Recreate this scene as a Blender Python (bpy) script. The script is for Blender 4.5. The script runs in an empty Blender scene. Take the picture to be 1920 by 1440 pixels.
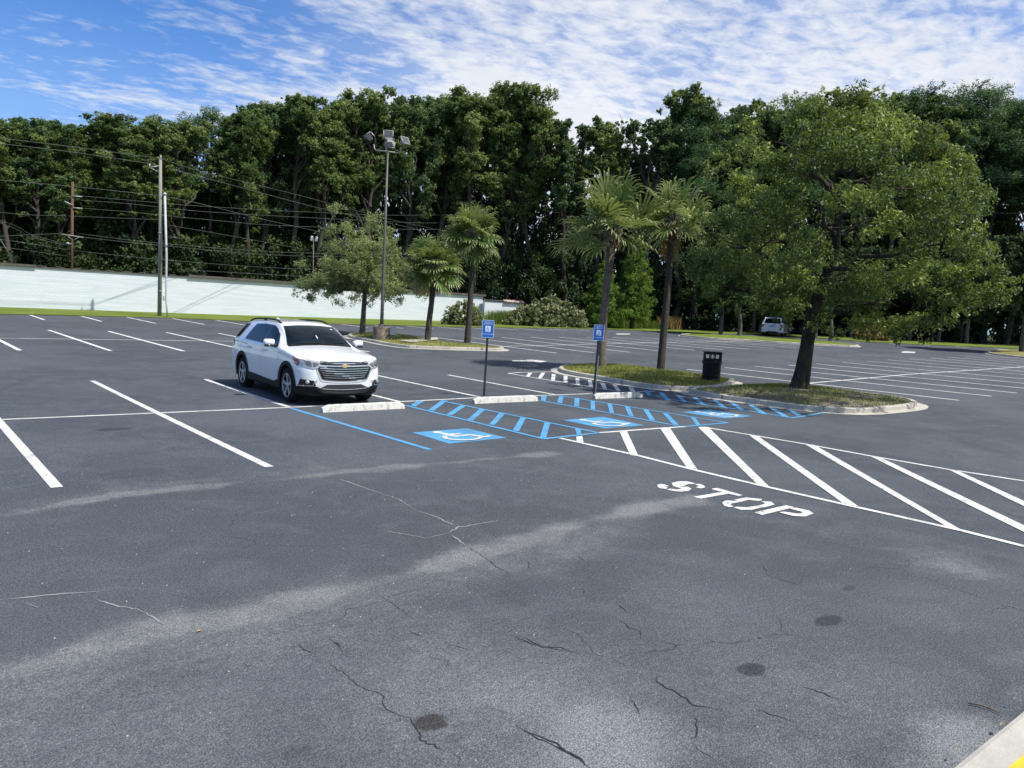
import bpy, bmesh, math, random
import numpy as np
from mathutils import Vector, Matrix, Euler
from mathutils.bvhtree import BVHTree
PI = math.pi
R = math.radians
scene = bpy.context.scene
C = scene.collection

# ------------------------------------------------------------------ terrain
def sp(t, k=4.0):
    return k*math.log1p(math.exp(t/k)) if t < 60 else t
def ss(a, b, t):
    t = max(0.0, min(1.0, (t-a)/(b-a)))
    return t*t*(3-2*t)
def zt(x, y):
    return .018*sp(min(x, 130)-25)*(1-.55*ss(46, 66, y)) + .014*sp(min(y, 130)-22)
def zt_np(x, y):
    s = lambda t: 4.0*np.log1p(np.exp(np.clip(t/4.0, -50, 50)))
    t = np.clip((y-46)/20.0, 0, 1); w = 1-.55*t*t*(3-2*t)
    return .018*s(np.minimum(x, 130)-25)*w + .014*s(np.minimum(y, 130)-22)

# ------------------------------------------------------------------ materials
def new_mat(name):
    m = bpy.data.materials.new(name); m.use_nodes = True
    nt = m.node_tree; b = nt.nodes['Principled BSDF']
    return m, nt, b
def N(nt, typ, **kw):
    n = nt.nodes.new(typ)
    for k, v in kw.items():
        setattr(n, k, v)
    return n
def L(nt, a, b): nt.links.new(a, b)
def ramp(nt, fac, stops):
    r = N(nt, 'ShaderNodeValToRGB')
    el = r.color_ramp.elements
    while len(el) > 1: el.remove(el[-1])
    el[0].position = stops[0][0]; el[0].color = (*stops[0][1], 1) if len(stops[0][1]) == 3 else stops[0][1]
    for p, c in stops[1:]:
        e = el.new(p); e.color = (*c, 1)
    L(nt, fac, r.inputs[0]); return r.outputs[0]
def noise(nt, vec, scale, detail=3, rough=.55, dist=0):
    n = N(nt, 'ShaderNodeTexNoise'); n.inputs['Scale'].default_value = scale
    n.inputs['Detail'].default_value = detail; n.inputs['Roughness'].default_value = rough
    n.inputs['Distortion'].default_value = dist
    if vec is not None: L(nt, vec, n.inputs['Vector'])
    return n.outputs['Fac']
def mixc(nt, fac, a, b, mode='MIX'):
    m = N(nt, 'ShaderNodeMix', data_type='RGBA', blend_type=mode)
    for sock, v in ((m.inputs[0], fac), (m.inputs[6], a), (m.inputs[7], b)):
        if isinstance(v, (int, float)): sock.default_value = v
        elif isinstance(v, (tuple, list)): sock.default_value = (*v, 1) if len(v) == 3 else v
        else: L(nt, v, sock)
    return m.outputs[2]
def math_n(nt, op, a, b=None, clamp=False):
    m = N(nt, 'ShaderNodeMath', operation=op, use_clamp=clamp)
    for i, v in enumerate((a, b)):
        if v is None: continue
        if isinstance(v, (int, float)): m.inputs[i].default_value = v
        else: L(nt, v, m.inputs[i])
    return m.outputs[0]
def maprange(nt, v, a, b, c=0., d=1., smooth=True):
    m = N(nt, 'ShaderNodeMapRange', interpolation_type='SMOOTHSTEP' if smooth else 'LINEAR')
    L(nt, v, m.inputs[0])
    for i, q in enumerate((a, b, c, d)): m.inputs[i+1].default_value = q
    return m.outputs[0]
def objvec(nt): return N(nt, 'ShaderNodeTexCoord').outputs['Object']
def bump(nt, b, h, strength=.3, dist=.01):
    n = N(nt, 'ShaderNodeBump'); n.inputs['Strength'].default_value = strength
    n.inputs['Distance'].default_value = dist
    L(nt, h, n.inputs['Height']); L(nt, n.outputs[0], b.inputs['Normal'])
def M(name, c1, c2=None, rough=.6, metal=0., scale=4., bmp=0., coat=0., spec=.5, detail=4, bscale=None, lo=.35, hi=.65):
    m, nt, b = new_mat(name)
    b.inputs['Roughness'].default_value = rough; b.inputs['Metallic'].default_value = metal
    b.inputs['Specular IOR Level'].default_value = spec
    b.inputs['Coat Weight'].default_value = coat; b.inputs['Coat Roughness'].default_value = .04
    v = objvec(nt)
    if c2 is None: c2 = tuple(x*.86 for x in c1)
    f = noise(nt, v, scale, detail, .6)
    L(nt, ramp(nt, f, [(lo, c1), (hi, c2)]), b.inputs['Base Color'])
    if bmp: bump(nt, b, noise(nt, v, bscale or scale*6, 4, .6), bmp, .02)
    return m

MATS = {}
def build_mats():
    D = MATS
    # --- asphalt
    m, nt, b = new_mat('asphalt'); D['asphalt'] = m
    v = objvec(nt)
    big = noise(nt, v, .22, 3, .5, .6); mid = noise(nt, v, 1.3, 5, .62, .8)
    fine = noise(nt, v, 110, 2, .6); agg = N(nt, 'ShaderNodeTexVoronoi'); agg.inputs['Scale'].default_value = 85
    L(nt, v, agg.inputs['Vector'])
    at = N(nt, 'ShaderNodeAttribute'); at.attribute_name = 'wear'
    base = mixc(nt, maprange(nt, big, .35, .68), (.055, .064, .0745), (.079, .0885, .101))
    base = mixc(nt, maprange(nt, mid, .42, .72, 0, .5), base, (.104, .1135, .126))
    # pale worn bands (attribute) broken up by noise
    g1 = noise(nt, v, 9, 6, .75); g2 = noise(nt, v, 45, 3, .7)
    gg_ = math_n(nt, 'ADD', math_n(nt, 'MULTIPLY', g1, .75), math_n(nt, 'MULTIPLY', g2, .65))
    wsum = math_n(nt, 'ADD', at.outputs['Fac'], math_n(nt, 'SUBTRACT', gg_, .70))
    wn = math_n(nt, 'MULTIPLY', maprange(nt, wsum, .15, 1.15), math_n(nt, 'MULTIPLY', maprange(nt, at.outputs['Fac'], .0, .25), maprange(nt, mid, .30, .60, .55, 1.0)), True)
    base = mixc(nt, wn, base, (.205, .208, .202))
    at2 = N(nt, 'ShaderNodeAttribute'); at2.attribute_name = 'blue'
    bsum = math_n(nt, 'ADD', at2.outputs['Fac'], math_n(nt, 'SUBTRACT', gg_, .70))
    bw = math_n(nt, 'MULTIPLY', maprange(nt, bsum, .08, 1.0), maprange(nt, at2.outputs['Fac'], .0, .25), True)
    base = mixc(nt, bw, base, (.195, .208, .218))
    # network of hairline cracks, only in places
    dv = N(nt, 'ShaderNodeTexNoise'); dv.inputs['Scale'].default_value = 3.0; dv.inputs['Detail'].default_value = 5; L(nt, v, dv.inputs['Vector'])
    va = N(nt, 'ShaderNodeVectorMath', operation='MULTIPLY_ADD'); L(nt, dv.outputs['Color'], va.inputs[0]); va.inputs[1].default_value = (.35, .35, 0); L(nt, v, va.inputs[2])
    for scl, wd, lo, hi, st in ((.55, .0045, .50, .58, .62), (4.5, .012, .55, .66, .45)):
        vo = N(nt, 'ShaderNodeTexVoronoi', feature='DISTANCE_TO_EDGE', voronoi_dimensions='2D'); vo.inputs['Scale'].default_value = scl; L(nt, va.outputs[0], vo.inputs['Vector'])
        ln_ = maprange(nt, vo.outputs['Distance'], wd*.4, wd, 1, 0)
        msk = maprange(nt, noise(nt, v, .45 if scl < 1 else .8, 4, .7), lo, hi)
        if scl > 1: msk = math_n(nt, 'MULTIPLY', msk, maprange(nt, at.outputs['Fac'], .15, .5))
        base = mixc(nt, math_n(nt, 'MULTIPLY', math_n(nt, 'MULTIPLY', ln_, msk), st), base, (.02, .02, .022))
    # aggregate speckle
    sp1 = ramp(nt, fine, [(.30, (.42, .42, .43)), (.5, (1, 1, 1)), (.70, (1.75, 1.75, 1.72))])
    base = mixc(nt, 1.0, base, sp1, 'MULTIPLY')
    n2 = noise(nt, v, 38, 2, .7)
    base = mixc(nt, 1.0, base, ramp(nt, n2, [(.3, (.72, .72, .72)), (.7, (1.28, 1.28, 1.28))]), 'MULTIPLY')
    # oil and water stains: ellipses on the ground
    for (sx, sy, rx, ry, st, col) in STAINS:
        mp = N(nt, 'ShaderNodeMapping'); mp.inputs['Location'].default_value = (-sx/rx, -sy/ry, 0)
        mp.inputs['Scale'].default_value = (1/rx, 1/ry, 0); L(nt, v, mp.inputs['Vector'])
        ln = N(nt, 'ShaderNodeVectorMath', operation='LENGTH'); L(nt, mp.outputs[0], ln.inputs[0])
        dd = math_n(nt, 'ADD', ln.outputs['Value'], math_n(nt, 'MULTIPLY', noise(nt, v, 14, 4, .7), .9))
        base = mixc(nt, maprange(nt, dd, 1.2, 1.62, st, 0), base, col, 'MULTIPLY')
    L(nt, base, b.inputs['Base Color']); b.inputs['Roughness'].default_value = .82
    b.inputs['Specular IOR Level'].default_value = .35
    hh = math_n(nt, 'ADD', fine, math_n(nt, 'MULTIPLY', agg.outputs['Distance'], .8))
    bump(nt, b, hh, .8, .008)
    # --- paint on asphalt
    def paint(name, c, wear):
        m, nt, b = new_mat(name); D[name] = m; v = objvec(nt)
        f = noise(nt, v, 9, 6, .75); g = noise(nt, v, 60, 3, .6)
        w = math_n(nt, 'ADD', maprange(nt, f, wear, wear+.12), math_n(nt, 'MULTIPLY', maprange(nt, g, .5, .72), .35), True)
        dirty = mixc(nt, maprange(nt, noise(nt, v, 1.7, 4, .6), .35, .75), c, tuple(q*.68 for q in c))
        L(nt, mixc(nt, w, dirty, (.16, .17, .18)), b.inputs['Base Color']); b.inputs['Roughness'].default_value = .75
        bump(nt, b, g, .3, .004)
    paint('white_paint', (.70, .695, .65), .545); paint('white_paint_far', (.76, .76, .73), .74); paint('blue_paint', (.082, .32, .57), .58)
    D['crack'] = M('crack_dark', (.012, .012, .013), (.03, .03, .03), rough=1, scale=20)
    D['crack_light'] = M('crack_light', (.27, .275, .28), (.20, .205, .215), rough=1, scale=8)
    # --- concrete
    D['concrete'] = M('concrete', (.52, .49, .42), (.36, .34, .30), rough=.85, scale=3.5, bmp=.25, bscale=60, lo=.3, hi=.75)
    m, nt, b = new_mat('wheelstop'); D['wheelstop'] = m; v = objvec(nt)
    f = noise(nt, v, 12, 5, .7)
    L(nt, ramp(nt, f, [(.3, (.50, .49, .45)), (.5, (.62, .61, .56)), (.68, (.30, .29, .27))]), b.inputs['Base Color'])
    b.inputs['Roughness'].default_value = .85; bump(nt, b, noise(nt, v, 70, 3), .3, .01)
    m, nt, b = new_mat('kerb'); D['kerb'] = m; v = objvec(nt)
    mp = N(nt, 'ShaderNodeMapping'); mp.inputs['Scale'].default_value = (6, 6, .8); L(nt, v, mp.inputs['Vector'])
    f = noise(nt, mp.outputs[0], 1.0, 6, .75); g = noise(nt, v, 1.1, 4, .6)
    k1 = ramp(nt, g, [(.35, (.52, .49, .41)), (.65, (.36, .34, .29))])
    L(nt, mixc(nt, maprange(nt, f, .56, .68, 0, .85), k1, (.05, .05, .045)), b.inputs['Base Color'])
    b.inputs['Roughness'].default_value = .9; bump(nt, b, noise(nt, v, 40, 4), .35, .015)
    D['yellow'] = M('yellow_paint', (.80, .50, .02), (.62, .40, .03), rough=.7, scale=14)
    # --- grass and soil
    def grass(name, a, c, d, s=.8):
        m, nt, b = new_mat(name); D[name] = m; v = objvec(nt)
        f = noise(nt, v, s, 6, .7); g = noise(nt, v, 26, 4, .75)
        col = ramp(nt, f, [(.32, a), (.52, c), (.70, d)])
        col = mixc(nt, 1.0, col, ramp(nt, g, [(.3, (.45, .45, .45)), (.7, (1.5, 1.5, 1.5))]), 'MULTIPLY')
        L(nt, col, b.inputs['Base Color']); b.inputs['Roughness'].default_value = .95
        b.inputs['Specular IOR Level'].default_value = .1; bump(nt, b, g, .9, .06)
    grass('grass_verge', (.115, .165, .025), (.155, .205, .035), (.22, .22, .07), .35)
    grass('grass_island', (.17, .175, .05), (.25, .235, .085), (.34, .29, .15), 1.1)
    grass('soil', (.030, .032, .018), (.045, .042, .026), (.06, .075, .025), .5)
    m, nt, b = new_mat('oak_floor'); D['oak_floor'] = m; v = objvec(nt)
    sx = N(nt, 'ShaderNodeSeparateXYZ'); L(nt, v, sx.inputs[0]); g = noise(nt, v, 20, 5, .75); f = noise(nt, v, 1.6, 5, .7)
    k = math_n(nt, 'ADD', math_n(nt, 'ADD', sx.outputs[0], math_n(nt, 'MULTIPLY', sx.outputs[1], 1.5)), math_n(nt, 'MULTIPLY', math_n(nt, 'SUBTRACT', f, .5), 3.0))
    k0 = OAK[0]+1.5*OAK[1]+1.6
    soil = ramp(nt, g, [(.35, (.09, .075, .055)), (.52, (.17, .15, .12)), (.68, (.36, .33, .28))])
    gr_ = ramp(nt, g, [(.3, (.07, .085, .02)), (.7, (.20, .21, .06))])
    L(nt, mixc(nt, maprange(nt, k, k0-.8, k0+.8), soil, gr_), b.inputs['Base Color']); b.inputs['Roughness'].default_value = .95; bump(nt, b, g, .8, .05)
    D['leaf_litter'] = M('leaf_litter', (.10, .085, .065), (.17, .15, .12), rough=1, scale=9, bmp=.6)
    # --- wall
    m, nt, b = new_mat('wall_paint'); D['wall_paint'] = m
    tc = N(nt, 'ShaderNodeTexCoord'); sep = N(nt, 'ShaderNodeSeparateXYZ'); L(nt, tc.outputs['Object'], sep.inputs[0])
    cb = N(nt, 'ShaderNodeCombineXYZ'); L(nt, sep.outputs[0], cb.inputs[0]); L(nt, sep.outputs[2], cb.inputs[1])
    br = N(nt, 'ShaderNodeTexBrick'); L(nt, cb.outputs[0], br.inputs['Vector'])
    br.inputs['Scale'].default_value = 1.0; br.inputs['Brick Width'].default_value = .4; br.inputs['Row Height'].default_value = .2
    br.inputs['Mortar Size'].default_value = .012
    br.inputs['Color1'].default_value = (.665, .705, .74, 1); br.inputs['Color2'].default_value = (.64, .685, .725, 1)
    br.inputs['Mortar'].default_value = (.57, .61, .65, 1)
    mp = N(nt, 'ShaderNodeMapping'); mp.inputs['Scale'].default_value = (.25, 1, 3.2); L(nt, tc.outputs['Object'], mp.inputs['Vector'])
    f = noise(nt, mp.outputs[0], 1.2, 5, .65)
    col = mixc(nt, maprange(nt, f, .40, .68, 0, .75), br.outputs['Color'], (.52, .59, .62))
    L(nt, col, b.inputs['Base Color']); b.inputs['Roughness'].default_value = .8
    D['coping'] = M('coping', (.115, .10, .085), (.075, .066, .058), rough=.8, scale=1.2)
    D['roof_tile'] = M('roof_tile', (.30, .10, .07), (.55, .48, .44), rough=.85, scale=3, lo=.42, hi=.55)
    D['building'] = M('building', (.52, .58, .58), (.42, .48, .48), rough=.8, scale=.6)
    # --- wood & bark
    def bark(name, a, c, sc=3.0, zs=.25):
        m, nt, b = new_mat(name); D[name] = m; v = objvec(nt)
        mp = N(nt, 'ShaderNodeMapping'); mp.inputs['Scale'].default_value = (1, 1, zs); L(nt, v, mp.inputs['Vector'])
        f = noise(nt, mp.outputs[0], sc*2.2, 6, .7)
        L(nt, ramp(nt, f, [(.35, a), (.65, c)]), b.inputs['Base Color']); b.inputs['Roughness'].default_value = .95
        b.inputs['Specular IOR Level'].default_value = .15; bump(nt, b, f, .9, .05)
    bark('bark_dark', (.030, .025, .020), (.085, .072, .058)); bark('bark_grey', (.07, .062, .052), (.16, .145, .125))
    bark('bark_bg', (.035, .030, .024), (.10, .088, .072), 1.0)
    bark('palm_bark', (.075, .060, .048), (.27, .225, .185), 5.0, 3.2); bark('palm_dark', (.035, .03, .026), (.11, .095, .08), 5.0, 3.0)
    bark('pole_wood', (.20, .195, .17), (.34, .33, .29), 2.5, .06); bark('pole_brown', (.09, .05, .035), (.16, .10, .07), 2.5, .06)
    D['conduit'] = M('conduit', (.48, .50, .52), (.38, .40, .42), rough=.5, scale=2)
    D['wire'] = M('wire', (.13, .14, .13), (.09, .10, .09), rough=.5, scale=1)
    D['galv'] = M('galv', (.40, .42, .40), (.30, .31, .30), rough=.5, metal=.3, scale=5)
    D['lamp_metal'] = M('lamp_metal', (.33, .32, .29), (.26, .25, .23), rough=.55, scale=5)
    D['pole_metal'] = M('pole_metal', (.13, .12, .105), (.09, .085, .075), rough=.55, scale=2)
    D['lamp_lens'] = M('lamp_lens', (.10, .11, .12), (.06, .07, .08), rough=.15, scale=3)
    D['box_grey'] = M('box_grey', (.45, .47, .47), (.38, .40, .40), rough=.5, scale=3)
    m, nt, b = new_mat('drum'); D['drum'] = m; v = objvec(nt)
    L(nt, ramp(nt, noise(nt, v, 2.4, 6, .7), [(.35, (.34, .28, .20)), (.5, (.17, .14, .105)), (.68, (.07, .06, .05))]), b.inputs['Base Color'])
    b.inputs['Roughness'].default_value = .95; bump(nt, b, noise(nt, v, 18, 5, .7), .6, .03)
    # --- leaves
    def leaf(name, dark, mid, lite, trans=.3, rough=.45, spec=.4):
        m, nt, b = new_mat(name); D[name] = m
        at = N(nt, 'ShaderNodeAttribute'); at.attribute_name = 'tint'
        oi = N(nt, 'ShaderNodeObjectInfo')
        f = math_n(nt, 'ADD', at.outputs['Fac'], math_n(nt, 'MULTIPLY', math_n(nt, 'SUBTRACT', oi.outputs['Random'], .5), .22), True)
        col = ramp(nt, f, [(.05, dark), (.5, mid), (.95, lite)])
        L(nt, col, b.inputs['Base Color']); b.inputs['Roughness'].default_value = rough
        b.inputs['Specular IOR Level'].default_value = spec
        tr = N(nt, 'ShaderNodeBsdfTranslucent'); L(nt, mixc(nt, .5, col, (lite[0]*1.3, lite[1]*1.3, lite[2]*.7)), tr.inputs['Color'])
        mx = N(nt, 'ShaderNodeMixShader'); mx.inputs[0].default_value = trans
        L(nt, b.outputs[0], mx.inputs[1]); L(nt, tr.outputs[0], mx.inputs[2])
        L(nt, mx.outputs[0], nt.nodes['Material Output'].inputs['Surface'])
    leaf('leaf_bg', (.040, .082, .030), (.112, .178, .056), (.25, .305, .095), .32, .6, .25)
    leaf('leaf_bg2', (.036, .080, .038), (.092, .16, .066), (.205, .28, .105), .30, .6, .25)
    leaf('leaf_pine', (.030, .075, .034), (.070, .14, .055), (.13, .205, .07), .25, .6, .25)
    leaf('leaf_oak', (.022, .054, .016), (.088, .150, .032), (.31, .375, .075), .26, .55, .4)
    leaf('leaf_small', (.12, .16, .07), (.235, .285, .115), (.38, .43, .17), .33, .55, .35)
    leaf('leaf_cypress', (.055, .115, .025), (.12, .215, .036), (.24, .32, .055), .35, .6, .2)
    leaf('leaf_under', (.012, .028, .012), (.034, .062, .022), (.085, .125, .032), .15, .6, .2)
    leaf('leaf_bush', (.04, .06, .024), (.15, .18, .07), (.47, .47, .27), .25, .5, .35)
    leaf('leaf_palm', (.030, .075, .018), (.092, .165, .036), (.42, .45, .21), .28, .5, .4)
    leaf('leaf_dead', (.13, .085, .035), (.25, .17, .07), (.42, .31, .16), .2, .8, .2)
    leaf('leaf_weed', (.08, .13, .025), (.14, .21, .04), (.24, .30, .07), .3, .6, .2)
    leaf('blade', (.13, .18, .035), (.26, .30, .07), (.46, .43, .17), .25, .7, .2)
    # --- vehicle
    m, nt, b = new_mat('car_white'); D['car_white'] = m
    b.inputs['Roughness'].default_value = .35; b.inputs['Coat Weight'].default_value = 1; b.inputs['Coat Roughness'].default_value = .03
    L(nt, ramp(nt, noise(nt, objvec(nt), 1.2, 3), [(.3, (.80, .81, .82)), (.7, (.76, .775, .79))]), b.inputs['Base Color'])
    D['car_black'] = M('car_black', (.008, .008, .009), (.013, .013, .014), rough=.6, scale=8, spec=.2)
    D['gloss_black'] = M('gloss_black', (.006, .006, .007), (.01, .01, .011), rough=.12, scale=8, coat=.5)
    m, nt, b = new_mat('car_glass'); D['car_glass'] = m
    L(nt, ramp(nt, noise(nt, objvec(nt), 2.2, 3, .6), [(.35, (.003, .006, .008)), (.7, (.010, .018, .022))]), b.inputs['Base Color'])
    b.inputs['Roughness'].default_value = .03; b.inputs['IOR'].default_value = 1.45; b.inputs['Specular IOR Level'].default_value = .3
    D['tyre'] = M('tyre', (.010, .010, .010), (.018, .018, .018), rough=.85, scale=20, spec=.2)
    D['alloy'] = M('alloy', (.50, .50, .51), (.42, .42, .43), rough=.35, metal=.7, scale=8)
    D['chrome'] = M('chrome', (.82, .82, .84), (.78, .78, .80), rough=.10, metal=1, scale=8)
    D['gold'] = M('gold_emblem', (.72, .50, .16), (.62, .42, .12), rough=.3, metal=.6, scale=8)
    D['lamp_clear'] = M('lamp_clear', (.50, .52, .55), (.22, .23, .25), rough=.1, metal=.3, scale=12, coat=1)
    D['lamp_dark'] = M('lamp_dark', (.06, .06, .065), (.12, .12, .13), rough=.12, scale=10, coat=1)
    D['lamp_red'] = M('lamp_red', (.30, .015, .02), (.22, .01, .012), rough=.15, scale=10, coat=1)
    D['plastic_white'] = M('plastic_white', (.7, .7, .7), rough=.4)
    D['plate'] = M('plate', (.35, .42, .55), (.5, .55, .62), rough=.4, scale=14)
    # --- signs
    D['sign_blue'] = M('sign_blue', (.008, .13, .52), (.01, .115, .46), rough=.35, scale=5)
    D['sign_white'] = M('sign_white', (.80, .82, .82), (.74, .76, .78), rough=.4, scale=5)
    D['sign_ink'] = M('sign_ink', (.03, .13, .42), (.03, .12, .38), rough=.4, scale=5)
    D['post_black'] = M('post_black', (.018, .018, .02), (.03, .03, .032), rough=.45, scale=6)
    D['can_black'] = M('can_black', (.008, .008, .009), (.014, .014, .015), rough=.5, scale=6, spec=.25)
    D['yellow_leaf'] = M('yellow_leaf', (.65, .38, .06), (.5, .25, .04), rough=.6, scale=20)
    D['stick'] = M('stick', (.25, .20, .13), (.12, .09, .06), rough=.8, scale=20)
    D['reddish'] = M('reddish', (.16, .07, .05), (.10, .05, .035), rough=.9, scale=4)

# ------------------------------------------------------------------ object helpers
def link(o, parent=None):
    C.objects.link(o)
    if parent is not None: o.parent = parent
    return o
def tag(o, label=None, cat=None, group=None, kind=None):
    if label: o['label'] = label
    if cat: o['category'] = cat
    if group: o['group'] = group
    if kind: o['kind'] = kind
    return o
def empty(name, loc, rz=0, label=None, cat=None, group=None):
    o = bpy.data.objects.new(name, None); o.empty_display_size = .2
    o.location = loc; o.rotation_euler = (0, 0, rz); link(o)
    return tag(o, label, cat, group)
def mesh_obj(name, verts, faces, mat, parent=None, smooth=False, loc=None, mats=None, midx=None):
    me = bpy.data.meshes.new(name)
    me.from_pydata([tuple(v) for v in verts], [], [tuple(f) for f in faces]); me.validate()
    if mats:
        for q in mats: me.materials.append(MATS[q])
    else: me.materials.append(MATS[mat])
    if midx is not None:
        me.polygons.foreach_set('material_index', midx)
    if smooth: me.polygons.foreach_set('use_smooth', [True]*len(me.polygons))
    me.update()
    o = bpy.data.objects.new(name, me)
    if loc is not None: o.location = loc
    return link(o, parent)
def quad_mesh(name, V, mat, tint=None):
    """V: (n,4,3) float array -> mesh of separate quads"""
    n = len(V); me = bpy.data.meshes.new(name)
    me.vertices.add(n*4); me.vertices.foreach_set('co', V.reshape(-1).astype(np.float32))
    me.loops.add(n*4); me.loops.foreach_set('vertex_index', np.arange(n*4, dtype=np.int32))
    me.polygons.add(n); me.polygons.foreach_set('loop_start', np.arange(0, n*4, 4, dtype=np.int32))
    me.polygons.foreach_set('loop_total', np.full(n, 4, dtype=np.int32))
    if tint is not None:
        a = me.attributes.new('tint', 'FLOAT', 'FACE'); a.data.foreach_set('value', tint.astype(np.float32))
    me.materials.append(MATS[mat]); me.update(calc_edges=True); me.validate()
    return me
class MB:
    """collects simple shapes into one mesh"""
    def __init__(s): s.v = []; s.f = []; s.sm = []
    def add(s, v, f, smooth=False):
        o = len(s.v); s.v += [tuple(q) for q in v]; s.f += [tuple(i+o for i in q) for q in f]; s.sm += [smooth]*len(f); return s
    def box(s, c, d, rot=None, bev=0.):
        x, y, z = d[0]/2, d[1]/2, d[2]/2
        if bev > 0:
            b = min(bev, x*.9, y*.9, z*.9); bm = bmesh.new(); bmesh.ops.create_cube(bm, size=1)
            for q in bm.verts: q.co = Vector((q.co.x*d[0], q.co.y*d[1], q.co.z*d[2]))
            bmesh.ops.bevel(bm, geom=bm.edges[:], offset=b, segments=2, affect='EDGES', profile=.6)
            V = [q.co.copy() for q in bm.verts]; F = [[q.index for q in f.verts] for f in bm.faces]; bm.free()
        else:
            V = [Vector((i*x, j*y, k*z)) for i in (-1, 1) for j in (-1, 1) for k in (-1, 1)]
            F = [(0, 1, 3, 2), (4, 6, 7, 5), (0, 4, 5, 1), (2, 3, 7, 6), (0, 2, 6, 4), (1, 5, 7, 3)]
        if rot is not None: V = [rot @ q for q in V]
        return s.add([q+Vector(c) for q in V], F, bev > 0)
    def tube(s, pts, rads, n=10, cap=True):
        pts = [Vector(p) for p in pts]; V = []; F = []
        if isinstance(rads, (int, float)): rads = [rads]*len(pts)
        up = None
        for i, p in enumerate(pts):
            t = (pts[min(i+1, len(pts)-1)]-pts[max(i-1, 0)]).normalized()
            if up is None: up = Vector((1, 0, 0)) if abs(t.x) < .8 else Vector((0, 1, 0))
            a = (up - t*up.dot(t)).normalized(); b = t.cross(a); up = a
            V += [p+(a*math.cos(2*PI*k/n)+b*math.sin(2*PI*k/n))*rads[i] for k in range(n)]
        for i in range(len(pts)-1):
            for k in range(n):
                F.append((i*n+k, i*n+(k+1) % n, (i+1)*n+(k+1) % n, (i+1)*n+k))
        s.add(V, F, True)
        if cap:
            o = len(s.v)-len(V); s.f += [tuple(o+k for k in range(n))[::-1], tuple(o+(len(pts)-1)*n+k for k in range(n))]; s.sm += [False]*2
        return s
    def lathe(s, prof, n=32, axis='z', c=(0, 0, 0), smooth=True):
        V = []; F = []
        for r, h in prof:
            for k in range(n):
                a = 2*PI*k/n; p = (r*math.cos(a), r*math.sin(a), h)
                if axis == 'x': p = (h, p[0], p[1])
                if axis == 'y': p = (p[0], h, p[1])
                V.append(tuple(p[i]+c[i] for i in range(3)))
        for i in range(len(prof)-1):
            for k in range(n): F.append((i*n+k, i*n+(k+1) % n, (i+1)*n+(k+1) % n, (i+1)*n+k))
        return s.add(V, F, smooth)
    def prism(s, poly, z0, z1):
        n = len(poly); V = [(p[0], p[1], z0) for p in poly]+[(p[0], p[1], z1) for p in poly]
        F = [tuple(range(n))[::-1], tuple(range(n, 2*n))]+[(k, (k+1) % n, n+(k+1) % n, n+k) for k in range(n)]
        return s.add(V, F)
    def build(s, name, mat, parent=None, loc=None):
        me = bpy.data.meshes.new(name); me.from_pydata(s.v, [], s.f)
        me.polygons.foreach_set('use_smooth', s.sm); me.materials.append(MATS[mat]); me.update()
        o = bpy.data.objects.new(name, me)
        if loc is not None: o.location = loc
        return link(o, parent)

# ------------------------------------------------------------------ polygons on surfaces
def clip_cell(poly, x0, x1, y0, y1):
    for ax, val, sg in ((0, x0, 1), (0, x1, -1), (1, y0, 1), (1, y1, -1)):
        out = []; n = len(poly)
        for i in range(n):
            a, b = poly[i], poly[(i+1) % n]
            da, db = sg*(a[ax]-val), sg*(b[ax]-val)
            if da >= 0: out.append(a)
            if (da > 0 and db < 0) or (da < 0 and db > 0):
                t = da/(da-db); out.append((a[0]+(b[0]-a[0])*t, a[1]+(b[1]-a[1])*t))
        poly = out
        if len(poly) < 3: return []
    return poly
def cells(poly, cell):
    """split a polygon into the cells of a grid; returns 2-D verts and faces"""
    xs = [p[0] for p in poly]; ys = [p[1] for p in poly]; V = {}; F = []
    cx, cy = cell if isinstance(cell, tuple) else (cell, cell)
    i0, i1 = math.floor(min(xs)/cx), math.ceil(max(xs)/cx); j0, j1 = math.floor(min(ys)/cy), math.ceil(max(ys)/cy)
    def vid(p):
        k = (round(p[0], 5), round(p[1], 5)); return V.setdefault(k, len(V))
    for i in range(i0, i1):
        for j in range(j0, j1):
            c = clip_cell(poly, i*cx, (i+1)*cx, j*cy, (j+1)*cy)
            if len(c) < 3: continue
            ids = []
            for p in c:
                q = vid(p)
                if not ids or ids[-1] != q: ids.append(q)
            if ids[0] == ids[-1]: ids.pop()
            if len(set(ids)) < 3 or len(set(ids)) != len(ids): continue
            F.append(ids)
    return list(V.keys()), F
def ccw(poly):
    a = sum(poly[i][0]*poly[(i+1) % len(poly)][1]-poly[(i+1) % len(poly)][0]*poly[i][1] for i in range(len(poly)))
    return poly if a > 0 else poly[::-1]
def drape(name, polys, mat, zoff, cell=1.0, kind='structure', parent=None, label=None, jig=0):
    V = []; F = []
    for p in polys:
        v, f = cells(ccw(list(p)), cell); o = len(V)
        V += [(a, b, zt(a, b)+zoff) for a, b in v]; F += [[i+o for i in q] for q in f]
    o = mesh_obj(name, V, F, mat, parent)
    if kind and parent is None: o['kind'] = kind
    if label: o['label'] = label
    return o
def strip(p, q, w):
    dx, dy = q[0]-p[0], q[1]-p[1]; l = math.hypot(dx, dy); nx, ny = -dy/l*w/2, dx/l*w/2
    return [(p[0]+nx, p[1]+ny), (p[0]-nx, p[1]-ny), (q[0]-nx, q[1]-ny), (q[0]+nx, q[1]+ny)]
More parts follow.
